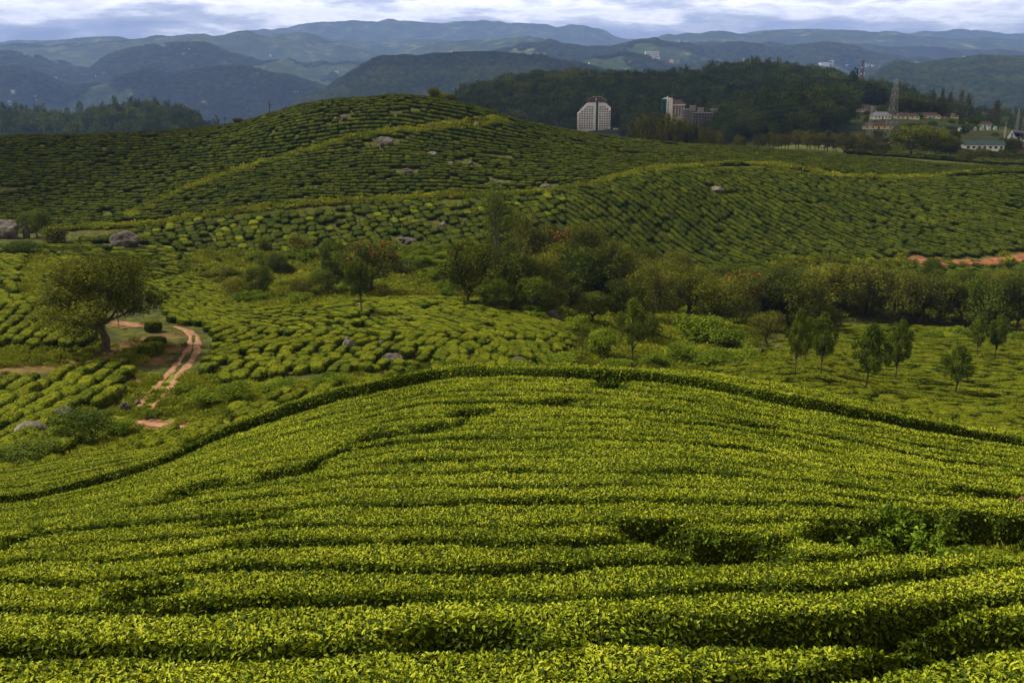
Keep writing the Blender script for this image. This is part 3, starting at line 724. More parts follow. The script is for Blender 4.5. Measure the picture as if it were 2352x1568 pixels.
def zone(poly, dr, theta, ls, ws, hs, kind, gaps=.06, jit=.12, warp=1.0, wscale=18, avoid=(), aw=1.2, seed=0, fill=(.96, .93), hv=.15, brk=None):
    """rows of bushes running along direction theta inside a region of the hills"""
    r = np.random.default_rng(seed+500)
    xs = [float(ray(u, v)[0]) for u, v in poly]
    x0, x1 = min(min(xs)*dr[0], min(xs)*dr[1]), max(max(xs)*dr[0], max(xs)*dr[1])
    cx, cy = (x0+x1)/2, (dr[0]+dr[1])/2; R = math.hypot(x1-x0, dr[1]-dr[0])/2
    nr_ = int(R/ws)+1; nc = int(R/ls)+1
    I, J = np.meshgrid(np.arange(-nr_, nr_+1), np.arange(-nc, nc+1), indexing='ij')
    I = I.ravel().astype(float); J = J.ravel()+.5*(I % 2)+_h(I, I*0, 7)*.9
    J = J+(_h(I, np.floor(J), 9)-.5)*.5
    s = J*ls; t = I*ws
    th = theta if not callable(theta) else theta(0, 0)
    x = cx+s*math.cos(th)-t*math.sin(th); y = cy+s*math.sin(th)+t*math.cos(th)
    wx = fbm(x/wscale, y/wscale, seed+61, 2)*warp; wy = fbm(x/wscale, y/wscale, seed+67, 2)*warp
    # direction change caused by the warp
    e = .5
    dx1 = fbm((x+e*math.cos(th))/wscale, (y+e*math.sin(th))/wscale, seed+61, 2)*warp-wx
    dy1 = fbm((x+e*math.cos(th))/wscale, (y+e*math.sin(th))/wscale, seed+67, 2)*warp-wy
    ang = np.arctan2(math.sin(th)*e+dy1, math.cos(th)*e+dx1)
    x = x+wx+r.normal(size=x.shape)*jit; y = y+wy+r.normal(size=x.shape)*jit*.6
    ok = (y > dr[0]) & (y < dr[1]) & (np.abs(x/np.maximum(y, 1)) < .80)
    x, y, ang, I = x[ok], y[ok], ang[ok], I[ok]
    z = H(x, y); u, v = project(x, y, z+.4)
    ok = inpoly(u, v, poly)
    for pth, w_ in avoid:
        ok &= polydist(x, y, pth) > w_
    for bx_, by_, br_ in BOULD:
        ok &= np.hypot(x-bx_, y-by_) > br_
    ok &= r.uniform(size=x.shape) > gaps
    if brk: ok &= fbm(x/brk[0], y/brk[0], seed+71, 3) < brk[1]
    x, y, z, ang = x[ok], y[ok], z[ok], ang[ok]
    n = len(x)
    L_ = ls*r.uniform(fill[0]*.78, fill[0]*1.34, n); W_ = ws*r.uniform(fill[1]*.84, fill[1]*1.14, n); h_ = hs*(1+r.uniform(-hv, hv, n))
    fl = r.integers(0, 2, n)*math.pi
    BS.append(np.stack([x, y, z-.05, ang+fl, L_, W_, h_, np.full(n, kind), r.integers(0, 5, n)], -1))
    return n
BOULD = []
for u, v, r_ in ((285, 568, 4.6), (20, 545, 6), (85, 545, 4), (883, 333, 3.6), (800, 800, 1.6), (905, 830, 2.0), (878, 795, 1.1), (1190, 838, 1.6), (1272, 735, 2.2), (155, 615, 2.4), (1645, 440, 2.2), (1020, 520, 1.6), (935, 555, 2.4), (935, 395, 2.2), (935, 322, 1.3), (790, 272, 2.6), (1003, 355, 1.6), (1145, 420, 2.6), (1255, 432, 2.2)):
    p = hit(u, v, dmin=45); BOULD.append((p.x, p.y, r_))
TH = 0.0
# big hill behind: contour rows with grass between them
PB_poly = [(-900, 300), (0, 300), (600, 240), (900, 200), (1200, 250), (1500, 300), (2352, 360), (3200, 360), (3200, 392), (2352, 396), (2200, 403), (2000, 408), (1890, 401), (1780, 377), (1600, 380), (1500, 388), (1380, 416), (1300, 432), (1200, 443), (900, 453), (560, 480), (420, 498), (300, 506), (150, 522), (-300, 540), (-900, 540)]
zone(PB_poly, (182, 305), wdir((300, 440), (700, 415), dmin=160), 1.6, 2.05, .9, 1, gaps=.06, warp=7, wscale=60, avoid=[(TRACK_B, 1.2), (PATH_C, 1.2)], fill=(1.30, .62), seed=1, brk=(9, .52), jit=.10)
# strip and right slope: rows running down the hill
PS_poly = [(-900, 560), (100, 560), (230, 545), (330, 522), (420, 510), (560, 492), (900, 465), (1200, 453), (1300, 442), (1400, 420), (1500, 397), (1600, 389), (1780, 386), (1830, 396), (1890, 409), (2000, 416), (2352, 402), (3200, 396), (3200, 590), (2352, 590), (2250, 600), (2080, 592), (1830, 595), (1780, 608), (1700, 618), (1600, 636), (1530, 650), (1450, 620), (1300, 600), (1050, 572), (800, 580), (560, 580), (440, 590), (300, 585), (180, 575)]
zone([(u, v) for u, v in PS_poly if u <= 1300]+[(1300, 600)], (160, 225), wdir((600, 490), (640, 570), dmin=150), 1.95, 1.75, .8, 0.88, gaps=.05, warp=4, wscale=30, avoid=[(PATH_C, 1.4)], fill=(1.08, 1.0), seed=2, jit=.22)
zone([(1300, 442), (1400, 420), (1500, 397), (1600, 389), (1780, 386), (1830, 396), (1890, 409), (2000, 416), (2352, 402), (3200, 396), (3200, 590), (2352, 586), (2250, 600), (2080, 592), (1830, 595), (1780, 608), (1700, 618), (1600, 636), (1530, 650), (1450, 620), (1300, 600)],
     (160, 245), wdir((1600, 450), (1850, 590), dmin=150), 1.55, 1.36, .85, 1.0, gaps=.04, warp=6, wscale=55, avoid=[(PATH_C, 1.4), (PATH_D, 1.2), (REDROAD, 3.0)], fill=(1.45, .90), seed=3, jit=.14)
zone([(1530, 662), (1700, 632), (1830, 606), (2080, 614), (2352, 606), (3200, 590), (3200, 660), (2352, 655), (1900, 650), (1600, 690)], (150, 215), wdir((1900, 610), (1960, 640), dmin=140), 1.9, 1.7, 1.0, 1.0, avoid=[(PATH_D, 1.2), (REDROAD, 3.0)], seed=4, fill=(1.05, .84))
# left shoulder
zone([(-900, 570), (60, 572), (160, 590), (280, 610), (150, 700), (-900, 700)], (95, 170), wdir((10, 640), (110, 690), dmin=60), 2.1, 1.35, .95, 0, avoid=[(PATH_UP, 1.6)]+[(p, 1.6) for p in ALLP], seed=5, warp=2, fill=(1.2, .96))
zone([(100, 560), (420, 585), (480, 620), (330, 640), (130, 590)], (130, 175), .1, 2.3, 1.6, .95, .5, seed=6, warp=3, fill=(1.0, .9))
zone([(-900, 695), (150, 695), (250, 690), (200, 790), (-900, 800)], (60, 112), wdir((60, 780), (150, 712), dmin=50), 1.9, 1.5, .92, 0, avoid=[(p, 2.2) for p in ALLP], seed=7, warp=1, fill=(1.3, .88), jit=.06, gaps=.01)
zone([(330, 745), (410, 740), (408, 800), (330, 810)], (60, 112), 1.2, 1.6, 1.5, 1.1, 0, avoid=[(p, 1.7) for p in ALLP], seed=8, gaps=0)
zone([(-900, 865), (100, 865), (280, 822), (300, 860), (270, 920), (130, 950), (140, 1040), (20, 1060), (-900, 1060)], (46, 100), wdir((60, 935), (230, 855), dmin=45), 1.9, 1.5, .88, 0, avoid=[(p, 1.8) for p in ALLP], seed=9, warp=1.5, fill=(1.35, .9), jit=.06, gaps=.01)
# mid hill
PM = [(280, 610), (420, 628), (490, 648), (530, 690), (650, 712), (760, 692), (1000, 680), (1150, 690), (1300, 730), (1330, 790), (1260, 830), (1150, 848), (960, 858), (860, 850), (700, 850), (560, 872), (470, 868), (430, 830), (462, 780), (440, 745), (390, 735), (370, 690), (300, 650)]
fr_ = [(PM, 0)]
zone([(280, 610), (420, 628), (490, 648), (530, 690), (650, 712), (760, 692), (1000, 680), (1150, 690), (1300, 730), (1330, 770), (800, 765), (450, 745), (390, 735), (370, 690), (300, 650)], (92, 162), wdir((500, 700), (700, 735), dmin=70), 1.55, 1.02, .7, 0, avoid=[(p, 1.5) for p in ALLP], seed=10, warp=4, wscale=16, fill=(1.2, 1.0), jit=.15)
zone([(430, 745), (800, 765), (1330, 770), (1260, 830), (1150, 848), (960, 858), (860, 850), (700, 850), (560, 872), (470, 868), (430, 830), (462, 780)], (60, 118), wdir((760, 850), (850, 770), dmin=60), 1.5, 1.18, .78, 0, avoid=[(p, 1.6) for p in ALLP], seed=11, warp=3.5, wscale=10, fill=(1.3, 1.0), jit=.2, gaps=.05)
# just beyond the brow, left
zone([(-900, 1085), (60, 1085), (190, 1060), (350, 1000), (560, 935), (700, 890), (900, 880), (900, 900), (600, 960), (300, 1085), (60, 1180), (-900, 1300)], (31, 82), wdir((100, 1120), (330, 1050), dmin=38), 1.8, 1.35, .9, 0, seed=12, warp=2, avoid=[(p, 2.0) for p in (RUT1, RUT2, DIRT)], fill=(1.1, .88))
# right field
PE = [(1250, 850), (1400, 845), (1560, 862), (1720, 830), (1790, 790), (1900, 740), (1980, 725), (2100, 740), (2352, 760), (3200, 770), (3200, 1300), (2352, 1050), (2100, 1010), (1700, 900), (1500, 880)]
zone(PE, (46, 152), wdir((1900, 870), (2200, 905), dmin=46), 2.3, 1.15, .75, 0, seed=13, warp=5, wscale=34, fill=(1.25, .88), jit=.12, gaps=.03)
# terraces past the ridge
zone([(1950, 335), (2120, 338), (2352, 362), (3200, 370), (3200, 400), (2352, 392), (1950, 372)], (335, 430), wdir((2200, 372), (2300, 380), dmin=310), 2.4, 2.6, 1.1, 1, seed=14, fill=(1.1, .6))
B = np.concatenate(BS)
B = B[(B[:, 1] > 50) | ((B[:, 1] > PB(B[:, 0])+2.5) & (B[:, 0] > bx[0]+1)) | (B[:, 1] > 45)]
B[:, 3] += np.random.default_rng(8).normal(size=len(B))*.13
# visible from about here? march towards the camera and drop what the land hides well
def visible(x, y, z, tol=2.5, top=1.0, n=48):
    ok = np.ones(len(x), bool)
    for f in np.linspace(.06, .97, n):
        g = H(x*f, y*f)
        ok &= (z+top)*f > g-tol*(1-f)-.4
    return ok
B = B[visible(B[:, 0], B[:, 1], B[:, 2])]
print('BUSHES', len(B))
bu, bv = project(B[:, 0], B[:, 1], B[:, 2]+.5)
inview = (bu > 0) & (bu < 2352) & (bv < 1568)
order = np.argsort(np.where(inview, B[:, 1]-1.2*B[:, 4]*B[:, 5], 1e6))
IND = order[:250]
def hill_name(x, y, u, v):
    if u > 1250: return ('small tea bush on the right-hand field below the silver oaks', 'tea bushes of the right-hand field')
    if v > 985 : return ('dark tea bush in the hollow left of the curved footpath', 'tea bushes in the hollow left of the footpath')
    if u < 330 and v > 820: return ('dark tea bush in the long rows below the ledge of the big spreading tree', 'tea bushes below the ledge')
    if u < 430: return ('tea bush in the slanting rows beside the big spreading tree', 'tea bushes beside the spreading tree')
    if v > 880: return ('tea bush between the dirt track and the curved footpath', 'tea bushes beside the dirt track')
    return ('rounded tea bush on the knoll right of the dirt track', 'tea bushes on the knoll')
for i in IND:
    x, y, z, an, l, w_, h_, kd, vi = B[i]
    o = link('tea_bush', BUSH_A[int(vi)], loc=(x, y, z), rot=(0, 0, an), scale=(l, w_, h_))
    lb, gp = hill_name(x, y, bu[i], bv[i]); tag(o, lb, 'tea bush', gp)
rest = np.ones(len(B), bool); rest[IND] = False; R_ = B[rest]
r4 = np.random.default_rng(44)
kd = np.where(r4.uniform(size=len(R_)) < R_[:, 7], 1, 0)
# tilt with the slope
e = .8
sx_ = (H(R_[:, 0]+e, R_[:, 1])-H(R_[:, 0]-e, R_[:, 1]))/(2*e); sy_ = (H(R_[:, 0], R_[:, 1]+e)-H(R_[:, 0], R_[:, 1]-e))/(2*e)
ca, sa = np.cos(R_[:, 3]), np.sin(R_[:, 3])
rx = np.arctan(-sx_*sa+sy_*ca); ry = -np.arctan(sx_*ca+sy_*sa)
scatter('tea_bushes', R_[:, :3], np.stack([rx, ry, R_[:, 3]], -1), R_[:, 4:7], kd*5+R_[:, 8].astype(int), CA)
# ---------------------------------------------------------------- trees
def tree_parts(seed, kind, mat, nleaf=3000, ls=.035, bark=None, n_limb=9, flowers=0.0):
    """unit tree: height 1, crown width about 1 -> trunk mesh, crown mesh"""
    r = np.random.default_rng(seed)
    tb = MB()
    spec = dict(  # trunk share, crown base, clump count, clump radius, profile
        broad=(.30, .22, 26, .17), round=(.22, .10, 24, .18), umbrella=(.36, .30, 40, .14), oak=(.8, .42, 38, .10), euc=(.85, .35, 20, .11),
        feather=(.9, .22, 34, .12), shrub=(.2, .0, 16, .2), mound=(.2, -.05, 22, .2), column=(.9, .08, 26, .12), far=(.4, .05, 12, .22))[kind]
    ts, cb, nc, cr = spec
    bend = r.uniform(-.05, .05, 2)
    top = np.array([bend[0], bend[1], ts if kind in ('broad', 'round', 'umbrella', 'shrub', 'mound', 'far') else .95])
    tr = {'umbrella': .035, 'broad': .028, 'round': .028, 'oak': .022, 'euc': .014, 'feather': .016}.get(kind, .02)
    pts = [np.array([0, 0, -.03]), np.array([0, 0, 0.02]), top*.35+r.normal(size=3)*.012*np.array([1, 1, 0]), top*.7+r.normal(size=3)*.015*np.array([1, 1, 0]), top]
    rad = [tr*1.5, tr*1.15, tr*.95, tr*.75, tr*.35 if ts > .5 else tr*.6]
    V, F = tube(pts, rad, 7); tb.add(V, F)
    C = []
    for i in range(nc):
        g = (i+.5)/nc; an = i*2.39996+r.uniform(-.5, .5)
        if kind in ('broad', 'round', 'far'):
            h = math.sqrt(r.uniform(0, 1)); ph = r.uniform(0, 1)
            z = cb+(1-cb)*(.18+.74*g**.9); q = math.sqrt(max(0, 1-((z-cb-(1-cb)*.48)/((1-cb)*.56))**2))
            rr = q*.40*r.uniform(.55, 1.05)
        elif kind == 'umbrella':
            z = .40+.54*g**.8+r.uniform(-.05, .05); rr = .47*math.sqrt(max(.05, 1-((z-.50)/.50)**2))*r.uniform(.35, 1.05)
        elif kind in ('oak', 'column'):
            z = cb+(.96-cb)*g; q = math.sin(min(1, (z-cb)/(.96-cb)*.92+.12)*math.pi)**.7; rr = q*.40*r.uniform(.3, 1.05)
        elif kind == 'euc':
            z = cb+(.97-cb)*g**.8; rr = .36*r.uniform(.3, 1)*(1-.35*g)
        elif kind == 'feather':
            z = cb+(.97-cb)*g; rr = .46*(1.05-.75*g)*r.uniform(.35, 1)
        else:
            z = .12+.62*r.uniform(0, 1)**.8; rr = .42*math.sqrt(max(.05, 1-(z/.95)**2))*r.uniform(.3, 1)
        C.append((rr*math.cos(an)+bend[0]*z, rr*math.sin(an)+bend[1]*z, z, cr*r.uniform(.65, 1.2)))
    C = np.array(C)
    # limbs
    if kind not in ('mound', 'far'):
        for i in r.choice(nc, min(n_limb, nc), replace=False):
            c = C[i]; z0 = min(top[2], max(.12, c[2]*.55)) if ts > .5 else top[2]*r.uniform(.75, 1)
            p0 = np.array([bend[0]*z0, bend[1]*z0, z0]); p3 = c[:3]; mid = p0*.5+p3*.5+np.array([0, 0, -.03 if kind == 'umbrella' else .02])+r.normal(size=3)*.02
            V, F = tube([p0, mid, p3], [tr*.5, tr*.33, tr*.12], 5); tb.add(V, F)
            for _ in range(2):
                q = p3+r.normal(size=3)*cr*.6
                V, F = tube([mid*.4+p3*.6, q], [tr*.2, tr*.06], 4); tb.add(V, F)
    # leaf clumps: shells with holes, flattened
    per = r.multinomial(nleaf, (C[:, 3]**2)/(C[:, 3]**2).sum())
    P = []; N = []; T = []
    for c, k in zip(C, per):
        d = r.normal(size=(k, 3)); d /= np.linalg.norm(d, axis=1, keepdims=True)
        rr = c[3]*(.45+.6*r.uniform(size=(k, 1))**.6)
        lump = 1+.28*np.sin(d[:, :1]*7+c[0]*40)*np.cos(d[:, 1:2]*6+c[1]*30)
        p = c[:3]+d*rr*lump*np.array([1, 1, .72])
        P.append(p); N.append(d*.8+np.array([0, 0, .45])+r.normal(size=(k, 3))*.35)
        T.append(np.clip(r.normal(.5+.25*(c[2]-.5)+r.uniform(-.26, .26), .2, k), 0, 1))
    P = np.concatenate(P); N = np.concatenate(N); N /= np.linalg.norm(N, axis=1, keepdims=True); T = np.concatenate(T)
    P[:, 2] = np.where(P[:, 2] < .01, .01+np.abs(P[:, 2])*.1, P[:, 2])
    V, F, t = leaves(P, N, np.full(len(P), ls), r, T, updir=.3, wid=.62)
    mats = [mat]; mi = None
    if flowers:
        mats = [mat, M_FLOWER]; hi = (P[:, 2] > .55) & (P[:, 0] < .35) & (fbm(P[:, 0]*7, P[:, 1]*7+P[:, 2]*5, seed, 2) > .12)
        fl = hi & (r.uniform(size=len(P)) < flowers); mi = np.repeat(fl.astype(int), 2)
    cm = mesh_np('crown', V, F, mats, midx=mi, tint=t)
    tm = tb.mesh('trunk', [bark or M_BARK])
    return tm, cm
TL = {}
def tlib(key, kind, mat, n, **k):
    TL[key] = [tree_parts(hash_(key)+i*13, kind, MT[mat], **k) for i in range(n)]
def hash_(s): return sum(ord(c)*(i+3) for i, c in enumerate(s))
tlib('broad_dark', 'broad', 'wood', 3, nleaf=7000, ls=.036)
tlib('broad_mid', 'broad', 'mid', 3, nleaf=7000, ls=.036)
tlib('broad_olive', 'broad', 'olive', 3, nleaf=6500, ls=.034)
tlib('broad_grey', 'broad', 'wood', 2, nleaf=7000, ls=.038)
tlib('round_dark', 'round', 'dark', 2, nleaf=7000, ls=.036)
tlib('umbrella', 'umbrella', 'wood', 1, nleaf=38000, ls=.019, n_limb=16)
tlib('flame', 'umbrella', 'mid', 1, nleaf=9000, ls=.030, n_limb=12, flowers=.16)
tlib('flame_small', 'broad', 'olive', 1, nleaf=6000, ls=.036, flowers=.12)
tlib('oak', 'oak', 'dark', 4, nleaf=6500, ls=.034, n_limb=14)
tlib('oak_dark', 'oak', 'dark', 3, nleaf=6500, ls=.034, n_limb=14, bark=None)
tlib('feather', 'feather', 'grey', 1, nleaf=6500, ls=.024, n_limb=22, bark=M_BARKP)
tlib('euc', 'euc', 'olive', 3, nleaf=2600, ls=.036, n_limb=14, bark=M_BARKP)
tlib('column', 'column', 'brown', 2, nleaf=3600, ls=.034)
tlib('sapling', 'oak', 'olive', 2, nleaf=900, ls=.04, n_limb=10)
tlib('shrub', 'shrub', 'bright', 3, nleaf=3200, ls=.06)
tlib('shrub_olive', 'shrub', 'olive', 2, nleaf=2600, ls=.06)
tlib('mound', 'mound', 'bright', 3, nleaf=5200, ls=.05)
tlib('weed', 'mound', 'bright', 2, nleaf=380, ls=.16)
tlib('brown_round', 'broad', 'olive', 2, nleaf=5500, ls=.036)
tlib('ridge_a', 'oak', 'ridge', 3, nleaf=3500, ls=.036, n_limb=12)
tlib('mound_dark', 'mound', 'dark', 2, nleaf=7000, ls=.036)
tlib('ridge_b', 'broad', 'ridge', 3, nleaf=3500, ls=.038, n_limb=10)
tlib('shade_pine', 'oak', 'brown', 3, nleaf=2400, ls=.04, n_limb=10)
rt = np.random.default_rng(77)
NT = [0]
def tree(key, u, v, hpx, wpx, label, group=None, cat='tree', d=None, name='tree', parts=True, vi=None, loc=None):
    if loc is not None: p = loc
    elif d is not None: p = at(u, d)
    else: p = hit(u, v, dmin=42)
    dep = p.y*CP-p.z*SP
    h = hpx/FD*dep*1.04; w_ = wpx/FD*dep*1.08
    k = NT[0] if vi is None else vi; NT[0] += 1
    tm, cm = TL[key][k % len(TL[key])]
    e = empty(name, p, rt.uniform(0, 6.28), (w_, w_, h))
    link('trunk', tm, e); link('crown', cm, e)
    tag(e, label, cat, group); return e
T_ = tree
# left and middle of the valley
T_('umbrella', 243, 806, 207, 262, 'big spreading olive-green tree standing on the ledge above the dirt track', name='spreading_tree')
T_('flame', 852, 676, 118, 142, 'spreading tree with red-orange blossom beside the grassy clearing', name='flame_tree')
T_('oak_dark', 831, 728, 132, 74, 'dark narrow tree standing in front of the red-blossomed tree', name='silver_oak')
T_('round_dark', 768, 655, 100, 70, 'dark round tree just left of the red-blossomed tree')
T_('broad_mid', 745, 682, 60, 60, 'low leafy tree under the left side of the red-blossomed tree')
T_('broad_mid', 596, 688, 72, 66, 'small round light green tree alone in the grassy valley', name='small_tree')
T_('shrub_olive', 690, 592, 62, 62, 'thin pale tree at the foot of the tea strip above the grassy valley', name='small_tree')
T_('shrub_olive', 606, 580, 40, 36, 'grey-green bushy little tree left of the thin pale one above the grassy valley', name='small_tree')
T_('round_dark', 86, 545, 60, 64, 'dark round bushy tree beside the big boulders at the left edge')
T_('shrub_olive', 131, 566, 52, 58, 'yellow-green small tree right of the dark round tree near the left edge', name='small_tree')
T_('broad_mid', 640, 632, 46, 58, 'low bushy tree on the rise in the grassy valley', name='small_tree')
T_('broad_olive', 540, 690, 52, 58, 'olive shrubby tree left of the small round light green tree', name='small_tree')
T_('broad_olive', 690, 690, 52, 60, 'olive shrubby tree right of the small round light green tree', name='small_tree')
T_('oak', 1451, 850, 162, 84, 'tall solitary dark tree standing just beyond the crest of the foreground hill', name='silver_oak')
T_('sapling', 1337, 838, 92, 34, 'thin bare-stemmed young tree left of the tall solitary tree beyond the crest', name='sapling')
# silver oaks of the right-hand field
oaks = [(1824, 880, 166, 60, 'leftmost tall silver oak in the right-hand field, trunk bare below'), (1848, 843, 112, 46, 'smaller silver oak tucked behind the leftmost pair in the right-hand field'),
        (1885, 871, 150, 76, 'full-crowned silver oak low on its trunk, third from the left in the right-hand field'), (1987, 908, 160, 100, 'widest darkest silver oak in the middle of the right-hand field'),
        (2054, 884, 150, 70, 'thin-crowned silver oak right behind the widest one'), (2193, 916, 124, 82, 'lowest-standing silver oak, alone in the right part of the field'),
        (2243, 828, 100, 54, 'dark silver oak, left one of the pair near the right edge'), (2284, 830, 106, 62, 'dark silver oak, right one of the pair near the right edge')]
for i, (u, v, h, w_, lb) in enumerate(oaks): T_('oak' if i % 3 else 'oak_dark', u, v, h, w_, lb, 'silver oaks of the right-hand field', name='silver_oak', vi=i)
# central wood
cw = [(1075, 700, 138, 118, 'broad_grey'), (1195, 655, 165, 105, 'euc'), (1110, 705, 95, 112, 'broad_olive'), (1180, 706, 112, 122, 'broad_mid'), (1242, 710, 122, 120, 'broad_olive'),
      (1342, 650, 132, 112, 'broad_dark'), (1300, 690, 124, 118, 'broad_grey'), (1352, 712, 132, 122, 'round_dark'), (1308, 716, 92, 95, 'broad_mid'), (1402, 716, 152, 114, 'broad_grey'),
      (1388, 660, 104, 104, 'broad_olive'), (1450, 706, 118, 114, 'brown_round'), (1500, 745, 136, 106, 'broad_olive'), (1432, 765, 122, 104, 'broad_grey'), (1532, 712, 112, 104, 'brown_round'),
      (1472, 655, 84, 84, 'broad_dark'), (1552, 672, 88, 88, 'broad_olive'), (1225, 720, 82, 84, 'round_dark'), (1140, 716, 76, 80, 'round_dark'), (1265, 725, 62, 66, 'broad_mid'), (1060, 662, 70, 66, 'round_dark'), (1360, 745, 72, 84, 'broad_mid'), (1210, 690, 96, 90, 'broad_olive'), (1480, 790, 70, 70, 'broad_mid')]
T_('feather', 1143, 702, 256, 132, 'tallest tree of the central wood, feathery open crown on a pale straight trunk', name='feathery_tree')
T_('flame_small', 1266, 655, 128, 112, 'broad tree with orange-red blossom at the top of the central wood', name='flame_tree')
LT = {'broad_grey': 'grey-green broadleaf tree in the dense central wood', 'euc': 'slim open-crowned tree rising behind the feathery tree in the central wood', 'broad_olive': 'olive broadleaf tree in the dense central wood',
      'broad_mid': 'mid-green broadleaf tree in the dense central wood', 'broad_dark': 'dark broadleaf tree in the dense central wood', 'round_dark': 'very dark round tree in the dense central wood', 'brown_round': 'brownish broadleaf tree in the dense central wood'}
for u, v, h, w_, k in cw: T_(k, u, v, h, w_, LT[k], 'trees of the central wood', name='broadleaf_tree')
# wood along the valley to the right
rw = [(1582, 742, 122, 104, 'broad_grey'), (1642, 760, 116, 108, 'broad_grey'), (1702, 748, 116, 112, 'flame_small'), (1662, 700, 84, 84, 'broad_dark'), (1742, 740, 112, 108, 'round_dark'), (1792, 752, 134, 116, 'broad_mid'),
      (1842, 762, 122, 110, 'broad_dark'), (1872, 708, 92, 92, 'broad_olive'), (1932, 722, 112, 118, 'broad_olive'), (1992, 724, 114, 118, 'broad_olive'), (2052, 738, 112, 108, 'broad_olive'), (2110, 742, 104, 104, 'brown_round'),
      (2160, 744, 104, 104, 'broad_grey'), (2202, 748, 92, 94, 'brown_round'), (2262, 764, 122, 116, 'round_dark'), (2332, 770, 130, 112, 'broad_dark'), (2400, 766, 120, 112, 'broad_mid'), (1762, 792, 74, 76, 'brown_round'), (1612, 700, 82, 86, 'broad_olive'),
      (1900, 762, 60, 62, 'broad_mid'), (2080, 700, 70, 80, 'broad_mid'), (2220, 700, 72, 84, 'broad_grey'), (2300, 700, 74, 84, 'broad_olive'), (1960, 690, 76, 82, 'broad_dark'), (2140, 640, 46, 44, 'round_dark'), (2020, 672, 66, 80, 'broad_mid'), (1820, 680, 74, 84, 'broad_grey'), (2350, 690, 70, 80, 'broad_mid')]
LW = {k: s.replace('dense central wood', 'belt of woods along the valley on the right') for k, s in LT.items()}
LW['flame_small'] = 'tree with a few red blossoms near the left end of the valley woods'
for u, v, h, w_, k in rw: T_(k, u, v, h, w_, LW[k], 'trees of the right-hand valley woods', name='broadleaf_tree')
# fill of the wood floor
keys = ['broad_dark', 'broad_mid', 'broad_olive', 'broad_grey', 'round_dark', 'brown_round']
n = 0; PP = []
while n < 62:
    u = rt.uniform(1080, 2800); d = rt.uniform(150, 176); p = at(u, d)
    pu, pv = project(p.x, p.y, p.z)
    if pv < 640+(0 if u > 1560 else 10) or pv > 745: continue
    if u < 1560 and pv > 715: continue
    if any((p-q).length < 4.2 for q in PP): continue
    PP.append(p); n += 1; k = keys[rt.integers(len(keys))]
    T_(k, 0, 0, min(rt.uniform(50, 92), max(30, float(pv)-(622 if u > 1560 else 560))), rt.uniform(64, 96), 'understorey tree half hidden among the others in the valley woods', 'half-hidden trees of the valley woods', name='broadleaf_tree', loc=p)
# vine-covered mounds and bushes
for u, v, h, w_, lb in ((1602, 790, 78, 118, 'tall mound of bright climbing leaves below the valley woods'), (1668, 806, 60, 96, 'bright leafy bush right of the tall leafy mound'), (1562, 832, 54, 88, 'bright leafy bush in front of the tall leafy mound'),
                        (1652, 845, 42, 104, 'low wide bright bush at the edge of the right-hand field'), (1382, 822, 78, 84, 'fresh green bush between the bare sapling and the tall solitary tree'), (1505, 842, 40, 70, 'low bright bush right of the tall solitary tree'),
                        (1330, 775, 54, 66, 'leafy bush beside the upright boulder on the knoll'), (1290, 842, 34, 88, 'low green bush behind the crest left of the sapling'), (1420, 850, 32, 76, 'low green bush at the foot of the tall solitary tree'), (1720, 838, 40, 80, 'spreading bright bush at the near left corner of the right-hand field')):
    T_('mound' if w_ > 80 else 'shrub', u, v, h, w_, lb, 'bright bushes below the woods', cat='bush', name='bush')
for u, v, h, w_, lb in ((190, 1022, 96, 150, 'big feathery green bush among the boulders at lower left'), (70, 1075, 70, 170, 'dark green thicket at the left edge below the boulders'), (280, 1000, 40, 70, 'green weeds right of the big feathery bush'), (545, 925, 56, 92, 'feathery green bush right of the dirt track'),
                        (760, 895, 44, 96, 'green bush at the foot of the knoll'), (475, 935, 46, 80, 'leafy weeds beside the lower dirt track'), (640, 905, 34, 100, 'tall grass clump between knoll and footpath'), (945, 880, 44, 62, 'round green bush behind the crest at the foot of the knoll'), (1050, 862, 34, 110, 'long-leaved weeds in front of the fallen rocks'),
                        (350, 960, 26, 44, 'low weeds beside the puddled end of the dirt track'), (430, 905, 30, 60, 'low weeds on the bank right of the dirt track'), (1180, 850, 26, 80, 'low greenery beside the triangular rock'), (45, 590, 40, 90, 'creeper-covered bank under the left edge boulder')):
    T_('mound_dark' if u < 200 else 'mound' if w_ > 84 else 'shrub', u, v, h, w_, lb, 'green bushes of the near valley', cat='bush', name='bush')
for i in range(70):
    u = rt.uniform(440, 1050); v = rt.uniform(592, 705)
    if not inpoly(np.array([u]), np.array([v]), GRASSV)[0]: continue
    if 860 < u < 1000 and v > 640: continue
    h = rt.uniform(14, 40)
    T_(['shrub', 'shrub_olive', 'mound'][rt.integers(3)], u, v, h, h*rt.uniform(1.1, 2.0), 'shrub scattered over the grassy valley between the tea slopes', 'shrubs of the grassy valley', cat='shrub', name='shrub')
for i in range(26):
    u = rt.uniform(1010, 1340); v = rt.uniform(700, 740) if u > 1200 else rt.uniform(590, 680)
    if u < 1200: u = rt.uniform(900, 1060); v = rt.uniform(575, 640)
    T_('shrub', u, v, rt.uniform(18, 34), rt.uniform(30, 60), 'bright undergrowth bush along the edge of the central wood', 'undergrowth bushes by the central wood', cat='shrub', name='shrub')
for i in range(34):
    u = rt.uniform(1560, 2500); p = at(u, rt.uniform(141, 149))
    T_('shrub', 0, 0, rt.uniform(14, 34), rt.uniform(26, 60), 'bush along the lower edge of the right-hand valley woods', 'bushes along the valley woods', cat='shrub', name='shrub', loc=p)
